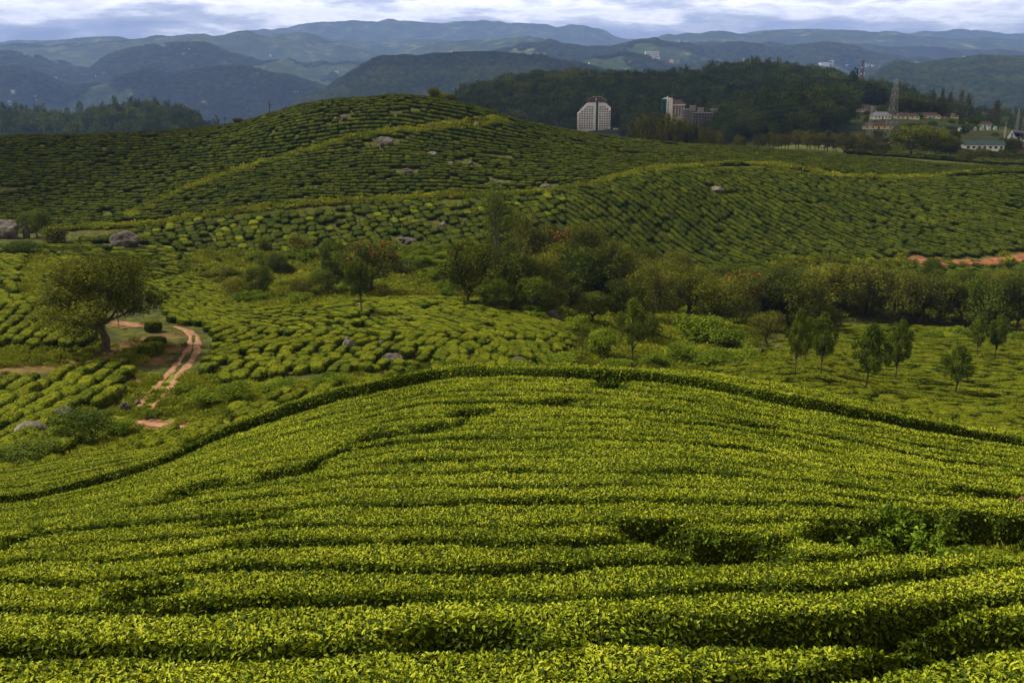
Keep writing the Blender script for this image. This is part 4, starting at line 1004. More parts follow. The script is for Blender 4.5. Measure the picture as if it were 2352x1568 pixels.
# hill saplings
for u, v, h, lb in ((402, 393, 30, 'thin sapling on the left flank of the big tea hill'), (409, 440, 26, 'thin sapling by the grass track on the big tea hill'), (1403, 398, 48, 'slim tree by the path where the slopes meet'), (1478, 402, 32, 'small tree right of the slim tree by the path'), (1640, 375, 26, 'sapling above the path on the right-hand slope'), (1765, 568, 40, 'dark thin sapling low on the striped right-hand slope'), (1300, 445, 24, 'sapling beside the brushwood by the path'), (2160, 462, 34, 'dark sapling high on the striped right-hand slope'), (2285, 455, 38, 'dark sapling near the right edge high on the striped slope'), (903, 262, 26, 'dark sapling just under the top of the big tea hill'), (1083, 300, 22, 'small sapling right of the summit on the big tea hill')):
    T_('sapling', u, v, h, h*.55, lb, 'saplings on the tea slopes', name='sapling')
for u, h, w_, lb in ((556, 20, 26, 'round small bushy tree on the skyline left of the rocky shoulder'), (22, 10, 28, 'low pale bush on the skyline at far left'), (1000, 34, 30, 'leafy tree top behind the right shoulder of the summit, leftmost'), (1018, 24, 34, 'leafy tree top behind the right shoulder of the summit, middle'), (1040, 26, 30, 'leafy tree top behind the right shoulder of the summit, rightmost')):
    T_('shrub_olive', u, 0, h+(6 if u > 900 else 0), w_, lb, 'bushy trees on the skyline of the tea hill', d=268 if u < 900 else 276, name='small_tree')
# row of trees along the far side of the right-hand ridge
rr = [(1446, 50), (1466, 66), (1490, 70), (1508, 82), (1528, 84), (1548, 76), (1566, 72), (1585, 60), (1606, 62), (1640, 46), (1690, 40), (1738, 50), (1762, 58), (1782, 54), (1806, 60), (1830, 66), (1856, 70), (1874, 62), (1896, 72), (1916, 66), (1938, 76), (1962, 80), (1984, 72), (2006, 76), (2028, 70), (2205, 46), (2222, 38), (2245, 46), (2300, 42)]
rr += [(u_+9, h_*.9) for u_, h_ in rr[:14]]+[(u_-7, h_*.8) for u_, h_ in rr[14:28]]
for i, (u, h) in enumerate(rr):
    d = 318+(i*37) % 40; p = at(u, d); pu, pv = project(p.x, p.y, p.z); cvv = np.interp(u, [1176, 1300, 1500, 1700, 1800, 2100, 2352], [270, 296, 323, 338, 346, 370, 383])
    lb = 'slim dark tree in the row beyond the ridge below the pale tower' if u < 1700 else 'slim brown-crowned tree in the row beyond the ridge below the pylons'
    T_(('ridge_a', 'ridge_b')[i % 2], u, 0, h*.62+max(0, float(pv)-cvv), h*.62, lb, 'trees in the row beyond the right-hand ridge', d=d, name='ridge_tree')
for u, h, w_, lb in ((2086, 68, 104, 'big round dark tree with forked trunk beyond the right end of the ridge'), (2142, 62, 66, 'tall dark tree right of the big forked one beyond the ridge'), (2178, 50, 46, 'dark tree right of the tall one beyond the ridge')):
    p = at(u, 345); pv = float(project(p.x, p.y, p.z)[1])
    T_('broad_dark', u, 0, h+max(0, pv-366), w_, lb, 'dark trees beyond the right end of the ridge', d=345, name='broadleaf_tree')
# ---- around the bungalows
for u, v, h, w_, k in ((2120, 250, 52, 24, 'euc'), (2143, 258, 62, 26, 'column'), (2162, 258, 60, 24, 'column'), (2186, 258, 64, 30, 'column'), (2204, 262, 58, 22, 'euc'), (2283, 292, 58, 34, 'column'), (2075, 232, 42, 40, 'broad_dark'), (2042, 232, 40, 44, 'broad_dark'),
                       (2010, 232, 42, 44, 'broad_olive'), (1985, 236, 44, 46, 'broad_dark'), (2102, 248, 34, 30, 'round_dark'), (2238, 292, 26, 30, 'round_dark'), (2024, 268, 24, 24, 'round_dark'), (1960, 262, 34, 36, 'broad_mid'), (2160, 330, 34, 26, 'round_dark'), (2190, 326, 24, 30, 'broad_dark'), (2262, 345, 20, 24, 'round_dark'),
                       (2308, 345, 26, 40, 'broad_mid'), (2330, 350, 30, 30, 'broad_dark'), (2216, 312, 22, 22, 'round_dark'), (2140, 262, 30, 40, 'broad_mid'), (2080, 262, 24, 40, 'broad_mid'), (1900, 268, 44, 48, 'broad_mid'), (1930, 250, 46, 46, 'broad_olive')):
    lb = {'euc': 'ragged slim tree among the tall ones right of the bungalows', 'column': 'tall ragged column-like tree right of the bungalows'}.get(k, 'garden tree standing among the bungalows on the far knoll')
    p = hit(u, v, dmin=430)
    if p is None or p.y > 1150: p = at(u, 700)
    T_(k, 0, 0, h, w_, lb, 'trees among the bungalows', name='garden_tree', loc=p)
for i in range(130):
    u = rt.uniform(1990, 2352); v = rt.uniform(262, 318)
    if u > 2130 and rt.uniform() < .6: v = rt.uniform(340, 365)
    p = hit(u, v, dmin=400)
    if p is None or p.y > 900: continue
    if any(abs(u-c_) < w2_ and 0 < v-b_ < 15 for c_, w2_, b_ in ((2084, 30, 274), (2137, 28, 272), (2018, 34, 297), (2027, 24, 274), (2254, 48, 336), (2262, 20, 292))): continue
    T_(('mound', 'mound_dark', 'shrub')[i % 3], 0, 0, rt.uniform(7, 15), rt.uniform(14, 32), 'round bush on the slope between the bungalows', 'bushes around the bungalows', cat='bush', name='bush', loc=p)
# ---------------------------------------------------------------- forest of the far hills
FAR = []
def merged(tm, cm, name):
    me = bpy.data.meshes.new(name)
    import bmesh
    bm = bmesh.new(); bm.from_mesh(tm); n0 = len(bm.faces); bm.from_mesh(cm); bm.faces.ensure_lookup_table()
    ta = bm.faces.layers.float.get('tint')
    for i, f in enumerate(bm.faces): f.material_index = 0 if i < n0 else 1
    bm.to_mesh(me); bm.free(); me.materials.append(tm.materials[0]); me.materials.append(cm.materials[0]); return me
FM = []
for i in range(6): FM.append(merged(*tree_parts(900+i, ('far', 'round', 'broad')[i % 3], MT['forest'], nleaf=520, ls=.10), 'forest_tree'))
for i in range(2): FM.append(merged(*tree_parts(950+i, 'euc', MT['forest'], nleaf=300, ls=.10, n_limb=4), 'forest_tree'))
FN = [merged(*tree_parts(980+i, ('round', 'broad')[i % 2], MT['forest'], nleaf=2600, ls=.045), 'forest_tree') for i in range(6)]+FM[6:]
CF = coll('forest_kinds', FM)
r5 = np.random.default_rng(55)
P_ = []
d = 470.0
while d < 7600:
    s = max(9.0, d/250)
    a = np.arange(-.78, .78, s/d)
    a = a+r5.uniform(-.45, .45, len(a))*s/d; dd = d+r5.uniform(-.5, .5, len(a))*s
    P_.append(np.stack([a*dd, dd], -1)); d += s*.95
P_ = np.concatenate(P_); x, y = P_[:, 0], P_[:, 1]; z = H(x, y)
u, v = project(x, y, z)
clear = fbm(x/420, y/560, 91, 4)+.35*fbm(x/90, y/120, 93, 3)  # treeless patches for fields and for the painted sunlit ground
ok = clear < np.where(y > 4600, .06, .20)+.35*(y < 4500)*(u > 640)+.3*(y < 1450)
ok &= visible(x, y, z, tol=3, top=12)
# open ground round the settlement, the hotels and the tea terraces
ok &= ~((y < 900) & inpoly(u, v, [(1920, 262), (2020, 222), (2250, 262), (2352, 290), (3300, 300), (3300, 420), (1600, 420), (1560, 345), (1800, 322), (1960, 300)]))
ok &= ~((y > 470) & (y < 1010) & inpoly(u, v, [(1312, 302), (1420, 302), (1420, 360), (1300, 350)]))
ok &= ~((y > 850) & (y < 1010) & (u > 1385) & (u < 1425) & (v > 260))
BLD = []
for (bu_, bd_, br_) in ((1361, 1000, 24), (1540, 930, 22), (1605, 860, 22), (1410, 985, 12), (1490, 6600, 170), (1540, 6400, 60)):
    q = at(bu_, bd_); ok &= np.hypot(x-q.x, y-q.y) > br_
    # keep the sight line to the facades clear
    f_ = (y < bd_) & (y > bd_-(150 if bd_ < 2000 else 300)) & (np.abs(x/y-q.x/q.y)*bd_ < br_*.8)
    ok &= ~f_
x, y, z, u, v = x[ok], y[ok], z[ok], u[ok], v[ok]
n = len(x); s = np.maximum(9.5, y/250)
w_ = s*r5.uniform(1.1, 2.0, n); h_ = np.clip(w_*r5.uniform(.7, 1.15, n), 5, 22)
ki = r5.integers(0, 6, n); slim = (fbm(x/150, y/150, 97, 2) > .15) & (r5.uniform(size=n) < .25)&(y < 3000); ki = np.where(slim, r5.integers(6, 8, n), ki)
h_ = np.where(slim, h_*1.4, h_); w_ = np.where(slim, w_*.8, w_)
print('FOREST', n)
# nearest ones are trees of their own
vis = (u > 0) & (u < 2352) & (y < 1330)
big = np.argsort(np.where(vis, y-h_*20, 1e9))[:150]
for i in big:
    o = link('forest_tree', FN[int(ki[i])], loc=(x[i], y[i], z[i]-.3), rot=(0, 0, r5.uniform(0, 6.28)), scale=(w_[i], w_[i], h_[i]))
    tag(o, 'tree of the dark forest on the hill around the pale tower blocks', 'tree', 'trees at the near edge of the dark forest')
m_ = np.ones(n, bool); m_[big] = False
nn_ = m_.sum()
scatter('forest', np.stack([x, y, z-.3], -1)[m_], np.stack([np.zeros(nn_), np.zeros(nn_), r5.uniform(0, 6.28, nn_)], -1), np.stack([w_, w_, h_], -1)[m_], ki[m_], CF)
# ---------------------------------------------------------------- boulders
def rockmat(name, a, b_, c):
    m, nt, b = newmat(name)
    tc = nt.nodes.new('ShaderNodeTexCoord')
    n = noise(nt, 2.2, 8, .7, vec=tc.outputs['Object']); r = ramp(nt, [(.32, a), (.5, b_), (.68, c)])
    nt.links.new(n.outputs[0], r.inputs[0]); nt.links.new(r.outputs[0], b.inputs['Base Color']); b.inputs['Roughness'].default_value = .9
    bp = nt.nodes.new('ShaderNodeBump'); bp.inputs['Strength'].default_value = 1; bp.inputs['Distance'].default_value = .5
    nt.links.new(n.outputs[0], bp.inputs['Height']); nt.links.new(bp.outputs[0], b.inputs['Normal'])
    return m
M_ROCK = rockmat('dark_granite', (.012, .011, .009), (.050, .042, .034), (.15, .13, .105))
M_ROCKL = rockmat('lichened_granite', (.022, .020, .014), (.085, .074, .055), (.24, .215, .17))
def rock_mesh(seed, mat, sharp=.0):
    import bmesh
    bm = bmesh.new(); bmesh.ops.create_icosphere(bm, subdivisions=4, radius=.5)
    r = np.random.default_rng(seed); cuts = [(lambda v: v/np.linalg.norm(v))(r.normal(size=3)) for _ in range(7)]
    co = np.array([v.co[:] for v in bm.verts])
    for c in cuts:
        dlt = co@c; lim = r.uniform(.28, .42); over = dlt > lim
        co[over] -= np.outer((dlt[over]-lim)*.85, c)
    f = fbm(co[:, 0]*3+seed, co[:, 1]*3+co[:, 2]*2.3, seed, 4); co *= (1+.24*f)[:, None]
    f = fbm(co[:, 0]*11+seed, co[:, 1]*11+co[:, 2]*8, seed+5, 3); co *= (1+.08*f)[:, None]
    for v, c in zip(bm.verts, co): v.co = c
    me = bpy.data.meshes.new('boulder'); bm.to_mesh(me); bm.free(); me.materials.append(mat)
    me.polygons.foreach_set('use_smooth', [True]*len(me.polygons)); return me
RK = [rock_mesh(i, M_ROCK) for i in range(5)]+[rock_mesh(20+i, M_ROCKL) for i in range(4)]
def rock(u, v, w_, h, label, k, d=None, group=None, dmin=42, tilt=0):
    p = at(u, d) if d else hit(u, v, dmin=dmin)
    dep = p.y*CP-p.z*SP; W = w_/FD*dep; Hh = h/FD*dep
    o = link('boulder', RK[k], loc=(p.x, p.y, p.z+Hh*.25), rot=(tilt*.3, tilt, rt.uniform(0, 6.28) if W < 2 else .5*k), scale=(W*1.0, W*.85, Hh*1.2))
    tag(o, label, 'boulder', group)
RL = [(10, 546, 66, 54, 'largest dark boulder cut by the left edge of the picture', 0), (62, 547, 18, 38, 'slim upright rock between the big left boulder and the dark round tree', 1), (287, 567, 72, 40, 'smooth dark dome-shaped boulder at the left end of the tea strip', 2),
      (155, 618, 40, 15, 'flat dark boulder in the tea above the spreading tree', 3), (88, 566, 24, 12, 'small boulder under the yellow-green small tree', 1), (324, 588, 17, 10, 'small rock below the dome-shaped boulder', 5), (303, 580, 12, 7, 'pale stone just right of the foot of the dome-shaped boulder', 6),
      (883, 335, 42, 27, 'largest boulder on the face of the big tea hill', 0), (712, 240, 18, 11, 'left rock of the outcrop on the skyline shoulder', 0), (732, 238, 20, 15, 'middle rock of the outcrop on the skyline shoulder', 4), (756, 233, 16, 8, 'right rock of the outcrop on the skyline shoulder', 2), (700, 246, 12, 6, 'lowest little rock of the skyline outcrop', 3),
      (788, 276, 20, 13, 'dark rock of the pair under the skyline shoulder', 1), (772, 276, 14, 8, 'pale rock of the pair under the skyline shoulder', 7), (938, 325, 11, 13, 'small pale stone right of the largest boulder on the tea hill', 6), (990, 294, 14, 13, 'dark boulder above and right of the largest one on the tea hill', 3), (1094, 289, 18, 12, 'dark rock near the right shoulder of the summit', 4),
      (993, 359, 26, 13, 'grey boulder in the middle of the big tea hill', 8), (1034, 381, 18, 13, 'small dark boulder right of the grey one in the middle of the tea hill', 0), (935, 398, 28, 13, 'low brown boulder low on the big tea hill', 2), (1082, 378, 13, 8, 'little rock at the end of the low rocky line on the tea hill', 3), (930, 370, 14, 8, 'little rock above the low brown boulder', 5),
      (1142, 425, 16, 12, 'left rock of the slanting trio above the path', 4), (1150, 432, 16, 10, 'right rock of the slanting trio above the path', 1), (1137, 418, 12, 9, 'top rock of the slanting trio above the path', 0), (1255, 436, 34, 16, 'brown brushy rock mound right beside the path', 3), (1648, 438, 30, 13, 'pale flat rock high on the striped right-hand slope', 6),
      (1020, 523, 20, 19, 'upright grey-brown boulder in the middle of the tea strip', 8), (938, 558, 40, 16, 'long leaning dark rock low in the tea strip', 1), (922, 551, 16, 10, 'smaller rock left of the long leaning one', 2), (802, 805, 33, 40, 'tall pale boulder standing on the front of the knoll', 8), (877, 797, 18, 20, 'smaller mossy boulder right of the tall pale one on the knoll', 5),
      (900, 836, 52, 32, 'long dark slab leaning low on the knoll', 0), (1191, 838, 34, 24, 'triangular dark rock behind the crest of the foreground hill', 3), (1272, 737, 34, 36, 'rough upright boulder at the right end of the knoll', 4), (1787, 806, 36, 18, 'dark boulder at the left side of the right-hand field', 2),
      (152, 966, 56, 40, 'grey dome boulder behind the big feathery bush', 8), (72, 1004, 84, 44, 'grass-topped broad boulder at lower left', 5), (163, 1076, 46, 32, 'dark pointed boulder among the lower left tea bushes', 1), (28, 1106, 36, 14, 'pale flat stone near the left edge in the low tea', 7), (318, 915, 14, 18, 'upright pale rock on the bank left of the dirt track', 6), (316, 928, 16, 14, 'rounded pale rock under the upright one by the dirt track', 7), (286, 940, 26, 22, 'broad pale rock on the grassy bank left of the dirt track', 8), (456, 985, 24, 18, 'round boulder at the end of the puddled dirt track', 3), (472, 990, 16, 9, 'small flat rock right of the round boulder by the puddled track', 8), (548, 945, 38, 12, 'flat dark slab above the curved footpath', 1),
      (362, 1022, 22, 10, 'dark flat rock among bushes left of the curved footpath', 0)]
for u, v, w_, h, lb, k in RL: rock(u, v, w_, h, lb, k)
for i in range(26):
    u = rt.uniform(640, 1150); v = rt.uniform(280, 430); rock(u, v, rt.uniform(4, 9), rt.uniform(3, 7), 'small stone poking out of the tea on the big hill', int(rt.integers(5, 9)), group='small stones on the big tea hill', dmin=180)
for i in range(9): rock(rt.uniform(440, 500), rt.uniform(578, 588), rt.uniform(5, 11), rt.uniform(4, 7), 'small stone in the broken line under the tea strip', int(rt.integers(0, 9)), group='stones under the tea strip', dmin=100)
for i in range(16): rock(rt.uniform(395, 412), rt.uniform(822, 838), rt.uniform(4, 9), rt.uniform(3, 6), 'broken pinkish rock fallen onto the dirt track', int(rt.integers(5, 9)), group='broken rocks on the dirt track', dmin=50)
for i in range(8): rock(rt.uniform(2230, 2350), rt.uniform(856, 902), rt.uniform(10, 24), rt.uniform(5, 12), 'grey rock lying in the tea near the right edge of the field', int(rt.integers(0, 9)), group='rocks in the right-hand field', dmin=50)
# ---------------------------------------------------------------- pollarded trunks along the skyline
def pollard(seed):
    r = np.random.default_rng(seed); V, F = tube([(0, 0, -.1), (r.uniform(-.02, .02), 0, .45), (r.uniform(-.06, .06), 0, .86)], [.035, .03, .026], 6)
    t = MB(); t.add(V, F); b = MB()
    for k in range(r.integers(3, 6)):
        z = r.uniform(.66, .86); a = r.uniform(0, 6.28); L = r.uniform(.07, .2)
        p0 = (0, 0, z); p1 = (math.cos(a)*L*.7, math.sin(a)*L*.7, z+.03); p2 = (math.cos(a)*L, math.sin(a)*L, z+.05+r.uniform(0, .1))
        V, F = tube([p0, p1, p2], [.02, .017, .022], 5); b.add(V, F)
        V, F = tube([p2, (p2[0], p2[1], p2[2]+.03)], [.035, .02], 5); b.add(V, F)
    return t.mesh('trunk', [M_BARK]), b.mesh('branch_stubs', [M_BARK])
PO = [pollard(300+i) for i in range(6)]
for i, (u, vb, vt) in enumerate([(2, 314, 299), (73, 316, 294), (173, 310, 288), (189, 311, 282), (237, 308, 293), (297, 306, 279), (306, 306, 288), (314, 305, 284), (365, 303, 279), (432, 301, 283), (459, 297, 288), (509, 293, 261), (526, 290, 267), (629, 264, 232), (667, 252, 243), (925, 220, 203), (1072, 246, 231), (1080, 248, 230), (1146, 264, 251), (1164, 268, 249), (1231, 286, 267), (1250, 289, 268), (1278, 293, 274)]):
    d = 262 if u < 1000 else 272
    p = at(u, d); pv = float(project(p.x, p.y, p.z)[1]); dep = p.y*CP-p.z*SP
    h = max(2.0, (max(vb, pv)-vt)/FD*dep); e = empty('pollarded_tree', p, rt.uniform(0, 6), (h, h, h)); a_, b_ = PO[i % 6]
    link('trunk', a_, e); link('branch_stubs', b_, e)
    tag(e, 'bare pollarded trunk on the tea hill skyline '+('left of the rocky shoulder' if u < 680 else 'right of the rocky shoulder'), 'pollarded tree', 'bare pollarded trunks on the tea hill skyline')
# ---------------------------------------------------------------- buildings
def wallm(n, c, **k): return plain(n, c, .85, .12, .35, **k)
W_WHITE = wallm('white_render', (.72, .70, .66)); W_CREAM = wallm('cream_render', (.66, .60, .38)); W_YEL = wallm('yellow_render', (.62, .54, .22)); W_PINK = wallm('pinkish_render', (.60, .52, .50))
W_GREY = wallm('raw_concrete', (.20, .19, .17), bump=.3); R_BROWN = plain('brown_tiles', (.085, .05, .045), .85, .35, 1.2); R_MAROON = plain('maroon_roof', (.10, .055, .052), .8, .25, .6); R_GREY = plain('grey_sheet_roof', (.20, .21, .25), .6, .2, .6)
R_TEAL = plain('teal_sheet_roof', (.035, .085, .075), .6, .25, .6); R_RED = plain('red_roof', (.42, .08, .06), .8, .25, .6); R_SLATE = plain('slate_roof', (.045, .045, .075), .7, .3, .6)
M_GLASS = plain('dark_window', (.018, .022, .026), .25, .3, .5, spec=.5); M_GREEN = plain('green_glass', (.012, .06, .05), .2, .2, .4, spec=.6); M_BLUE = plain('blue_paint', (.05, .10, .42), .6, .2, .6); M_TEALP = plain('teal_paint', (.03, .25, .30), .6, .2, .6)
M_STEEL = plain('galvanised_steel', (.33, .335, .34), .5, .2, 2, metal=.3); M_REDST = plain('red_painted_steel', (.085, .045, .042), .6, .2, 1); M_WIRE = plain('cable', (.12, .12, .13), .6, .1, 1)
def spx(p): return (p.y*CP-p.z*SP)/FD       # metres per photo pixel at p
def build_at(name, u, d, label, rz=0.0, v=None, cat='building', group=None, sink=.0):
    p = at(u, d) if d else hit(u, v, dmin=310); 
    if d and v: p.z = -float(tv(u, v))*d
    e = empty(name, (p.x, p.y, p.z-sink), rz-math.atan2(p.x, p.y)*.0); tag(e, label, cat, group); return e, spx(p)
wn = MB(); wn.box(-.5, .5, -.06, .12, 0, 1); WIN = wn.mesh('window', [M_GLASS])
def window(par, x, y, z, w_, h, rz=0.0, mesh=None):
    o = link('window', mesh or WIN, par, (x, y, z), (0, 0, rz), (w_, 1, h)); return o
# A: stepped white hotel
e, s = build_at('hotel', 1361, 1000, 'tall stepped white hotel with brown gabled top and dark green glass strip', rz=-.10, sink=1.0, v=300)
k = s*.195; X = lambda c: (c-500)*k; Z = lambda c: (500-c)*k+1.0
pr = [(X(305), -25), (X(305), Z(302)), (X(322), Z(302)), (X(322), Z(285)), (X(340), Z(285)), (X(340), Z(262)), (X(362), Z(262)), (X(362), Z(238)), (X(384), Z(238)), (X(384), Z(216)), (X(404), Z(216)), (X(404), Z(198)), (X(425), Z(198)), (X(425), Z(180)),
      (X(632), Z(180)), (X(632), Z(202)), (X(655), Z(202)), (X(655), Z(222)), (X(676), Z(222)), (X(676), Z(240)), (X(695), Z(240)), (X(695), -25)]
b = MB(); b.prism(pr, 0, 13); b.obj('wall', W_WHITE, e)
b = MB(); b.box(X(425)+.1, X(632)-.1, .3, 12.7, Z(179.5), Z(158)); b.obj('upper_wall', plain('brown_cladding', (.12, .075, .06), .8, .2, .5), e)
b = MB(); b.prism([(X(415), Z(162)), (X(480), Z(118)), (X(575), Z(118)), (X(645), Z(162))], -.8, 14); b.obj('roof', R_MAROON, e)
b = MB(); b.prism([(X(512), Z(170)), (X(540), Z(112)), (X(600), Z(165))], -2.0, 5); b.obj('dormer', R_MAROON, e)
b = MB(); b.box(X(523), X(550), -.9, .5, 0, Z(143)); b.obj('glass_strip', M_GREEN, e)
b = MB(); b.box(X(515), X(522), -1.0, .5, 0, Z(138)); b.box(X(551), X(557), -1.0, .5, 0, Z(138)); b.box(X(515), X(557), -1.0, .5, Z(138)+.02, Z(132)); b.obj('strip_frame', W_WHITE, e)
nw = 0
for r_ in range(12):
    cy = 200+r_*27.0
    xs = [c for c in (480, 451, 422, 393, 364, 336)+(572, 600, 628, 656, 682) if True]
    for c in xs:
        lim = np.interp(c, [305, 325, 345, 365, 390, 410, 430, 620, 640, 660, 680, 695], [310, 292, 270, 248, 225, 205, 190, 190, 210, 228, 246, 250])
        if cy-10 > lim and cy < 490 and nw < 100: window(e, X(c), -.05, Z(cy+9), 1.75*s/.43, 1.5*s/.43); nw += 1
for r_ in range(11):
    z = Z(213+r_*27.0+10.5); c0 = np.interp(213+r_*27, [190, 300], [430, 308]) ; b = MB(); b.box(X(c0), X(514), -.5, -.1, z-.2, z+.2); b.box(X(558), X(690 if r_ > 1 else 640), -.5, -.1, z-.2, z+.2); b.obj('balcony_ledge', W_WHITE, e)
# B: tower with maroon roof
e, s = build_at('apartment_building', 1540, 930, 'white tower block with maroon roof and green glass side', rz=.12, sink=1, v=268); k = s*.195; X = lambda c: (c-1415)*k; Z = lambda c: (345-c)*k+1
b = MB(); b.box(X(1325), X(1392), -3, 8, -30, Z(135)); b.obj('tower', W_WHITE, e)
b = MB(); b.box(X(1283), X(1324.5), -1, 7, -30, Z(142)); b.obj('glass_side', M_GREEN, e)
b = MB(); b.box(X(1392.5), X(1548), 0, 12, -30, Z(205)); b.obj('wall', W_PINK, e)
b = MB(); b.box(X(1386), X(1555), -1.4, 13, Z(214), Z(204)); b.obj('cornice', W_WHITE, e)
b = MB(); b.add([(X(1388), -1.2, Z(203)), (X(1556), -1.2, Z(203)), (X(1556), 13, Z(203)), (X(1388), 13, Z(203)), (X(1400), 5, Z(155)), (X(1515), 5, Z(155))], [(0, 1, 5, 4), (1, 2, 5), (2, 3, 4, 5), (3, 0, 4), (0, 3, 2, 1)]); b.obj('roof', R_MAROON, e)
b = MB(); b.box(X(1330), X(1340), 0, 1, Z(135), Z(118)); b.box(X(1345), X(1350), 2, 3, Z(135), Z(112)); b.obj('roof_tank', W_WHITE, e)
for r_ in range(5):
    for c in (1422, 1458, 1492, 1526): window(e, X(c), -.05, Z(243+r_*24), 1.7, 1.1)
    b = MB(); b.box(X(1400), X(1545), -.7, -.1, Z(247+r_*24), Z(243+r_*24)-.05); b.obj('balcony_ledge', W_PINK, e)
for r_ in range(6): window(e, X(1340), -3.05, Z(190+r_*27), 1.2, .9)
# C: unfinished concrete frame
e, s = build_at('unfinished_building', 1604, 860, 'unfinished grey concrete frame building with open dark storeys', rz=-.05, sink=0, v=302); k = s*.195; X = lambda c: (c-1745)*k; Z = lambda c: (520-c)*k
def frame(x0, x1, y0, y1, z0, z1, nf, nc, ny):
    for f in range(nf+1):
        z = z0+(z1-z0)*f/nf; b = MB(); b.box(x0-.3, x1+.3, y0-.3, y1+.3, z-.28, z+.12); b.obj('floor_slab', W_GREY, e)
    for j in range(ny):
        for i in range(nc+1):
            if 0 < j and 0 < i < nc: continue
            x = x0+(x1-x0)*i/nc; y = y0+(y1-y0)*j/max(1, ny-1); b = MB(); b.box(x-.28, x+.28, y-.33 if j == 0 else y-.28, y+.28, z0-25, z1+.6); b.obj('column', W_GREY, e)
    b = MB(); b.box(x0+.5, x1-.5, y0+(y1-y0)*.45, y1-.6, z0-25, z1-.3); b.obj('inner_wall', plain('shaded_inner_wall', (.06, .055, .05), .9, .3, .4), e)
frame(X(1648), X(1875), 0, 9, Z(540), Z(310), 7, 7, 2)
frame(X(1545), X(1640), 4, 14, Z(430), Z(275), 5, 6, 2)
frame(X(1885), X(1940), 3, 11, Z(470), Z(285), 5, 2, 2)
b = MB(); b.box(X(1615), X(1680), 3, 7, Z(290), Z(228)); b.box(X(1700), X(1775), 2.5, 6.5, Z(309), Z(252)); b.box(X(1855), X(1940), 4, 8, Z(284), Z(266)); b.obj('stair_tower', W_GREY, e)
# bungalows: long low houses with pitched roofs
def bungalow(u0, u1, vb, vt, wall, roof, label, name='bungalow', rz=0.0, hip=True, d=None, wfrac=.5, nwin=5, depth=.34, trim=None, group=None):
    uc = (u0+u1)/2; p = at(uc, d) if d else hit(uc, vb, dmin=400)
    if p is None or p.y > 2500: p = at(uc, 700)
    s = spx(p); L = (u1-u0)*s/2; Hh = (vb-vt)*s; D = max(5.5, L*2*depth); hw = Hh*wfrac
    e = empty(name, (p.x, p.y, p.z), rz); tag(e, label, 'house', group)
    b = MB(); b.box(-L, L, 0, D, -2.5, hw); b.obj('wall', wall, e)
    o = .55; b = MB()
    if hip: b.add([(-L-o, -o, hw), (L+o, -o, hw), (L+o, D+o, hw), (-L-o, D+o, hw), (-L+D*.4, D/2, Hh), (L-D*.4, D/2, Hh)], [(0, 1, 5, 4), (1, 2, 5), (2, 3, 4, 5), (3, 0, 4), (3, 2, 1, 0)])
    else:
        b.add([(-L-o, -o, hw), (L+o, -o, hw), (L+o, D+o, hw), (-L-o, D+o, hw), (-L-o, D/2, Hh), (L+o, D/2, Hh)], [(0, 1, 5, 4), (1, 2, 5), (2, 3, 4, 5), (3, 0, 4), (3, 2, 1, 0)])
    b.obj('roof', roof, e)
    for i in range(nwin):
        x = -L+2*L*(i+.5)/nwin
        if i == nwin//2:
            q = MB(); q.box(x-.45, x+.45, -.08, .1, 0, min(2.0, hw*.8)); q.obj('door', M_GLASS if not trim else trim, e)
        else: window(e, x, -.05, hw*.38, 1.1, min(1.1, hw*.4))
    if trim:
        q = MB(); q.box(-L*.15, L*.42, -.14, -.02, 0, hw*.35); q.obj('painted_band', trim, e)
    return e
bungalow(2017, 2058, 247, 231, W_GREY, R_GREY, 'left pavilion of the large blue-grey roofed house on the far knoll', rz=.15)
bungalow(2056, 2098, 246, 230, W_YEL, R_GREY, 'right pavilion of the large blue-grey roofed house, yellow and white walls', rz=-.1)
bungalow(1972, 2006, 257, 243, W_WHITE, R_BROWN, 'white bungalow with dark brown roof left of the tall pylon', rz=.3, hip=False)
bungalow(2003, 2022, 260, 246, W_WHITE, R_BROWN, 'white gabled annexe of the brown-roofed bungalow left of the pylon', hip=False, nwin=2, depth=.8)
bungalow(2006, 2048, 274, 258, W_WHITE, R_GREY, 'white house with grey roof directly behind the tall pylon', rz=.2)
bungalow(2058, 2111, 274, 261, W_CREAM, R_BROWN, 'cream bungalow with long brown tiled roof right of the tall pylon', rz=-.03)
bungalow(2112, 2160, 272, 260, W_CREAM, R_BROWN, 'cream bungalow with brown roof and turquoise band', trim=M_TEALP)
bungalow(2160, 2202, 271, 261, W_YEL, R_BROWN, 'yellow-ended brown-roofed bungalow half hidden at the right of the row')
bungalow(1986, 2050, 297, 282, W_YEL, R_BROWN, 'long low brown-roofed house with yellow wall at the foot of the pylons', rz=-.12)
bungalow(2145, 2164, 256, 247, W_YEL, R_BROWN, 'tiny yellow house under the tall ragged trees', nwin=2)
bungalow(2246, 2277, 292, 281, W_WHITE, R_BROWN, 'white house with dark roof behind the row of small white huts', hip=False, nwin=3)
bungalow(2222, 2240, 289, 282, W_GREY, R_BROWN, 'small dark brown-roofed house left of the white one', nwin=2)
e = bungalow(2211, 2297, 336, 314, W_WHITE, R_TEAL, 'long white hall with teal sheet roof at far right', name='long_hall', rz=-.07, hip=False, wfrac=.55, nwin=7, depth=.22, d=430)
e = bungalow(2342, 2372, 329, 310, wallm('brick_red_wall', (.22, .06, .04)), R_TEAL, 'small teal-roofed red-walled building cut by the right edge', nwin=3, d=445)
bungalow(1888, 1912, 341, 332, W_WHITE, R_GREY, 'low pale-roofed house behind the ridge trees', d=400, nwin=3)
bungalow(1998, 2030, 340, 326, W_WHITE, R_GREY, 'white-walled shed behind the ridge trees left of the big forked tree', d=395, nwin=3)
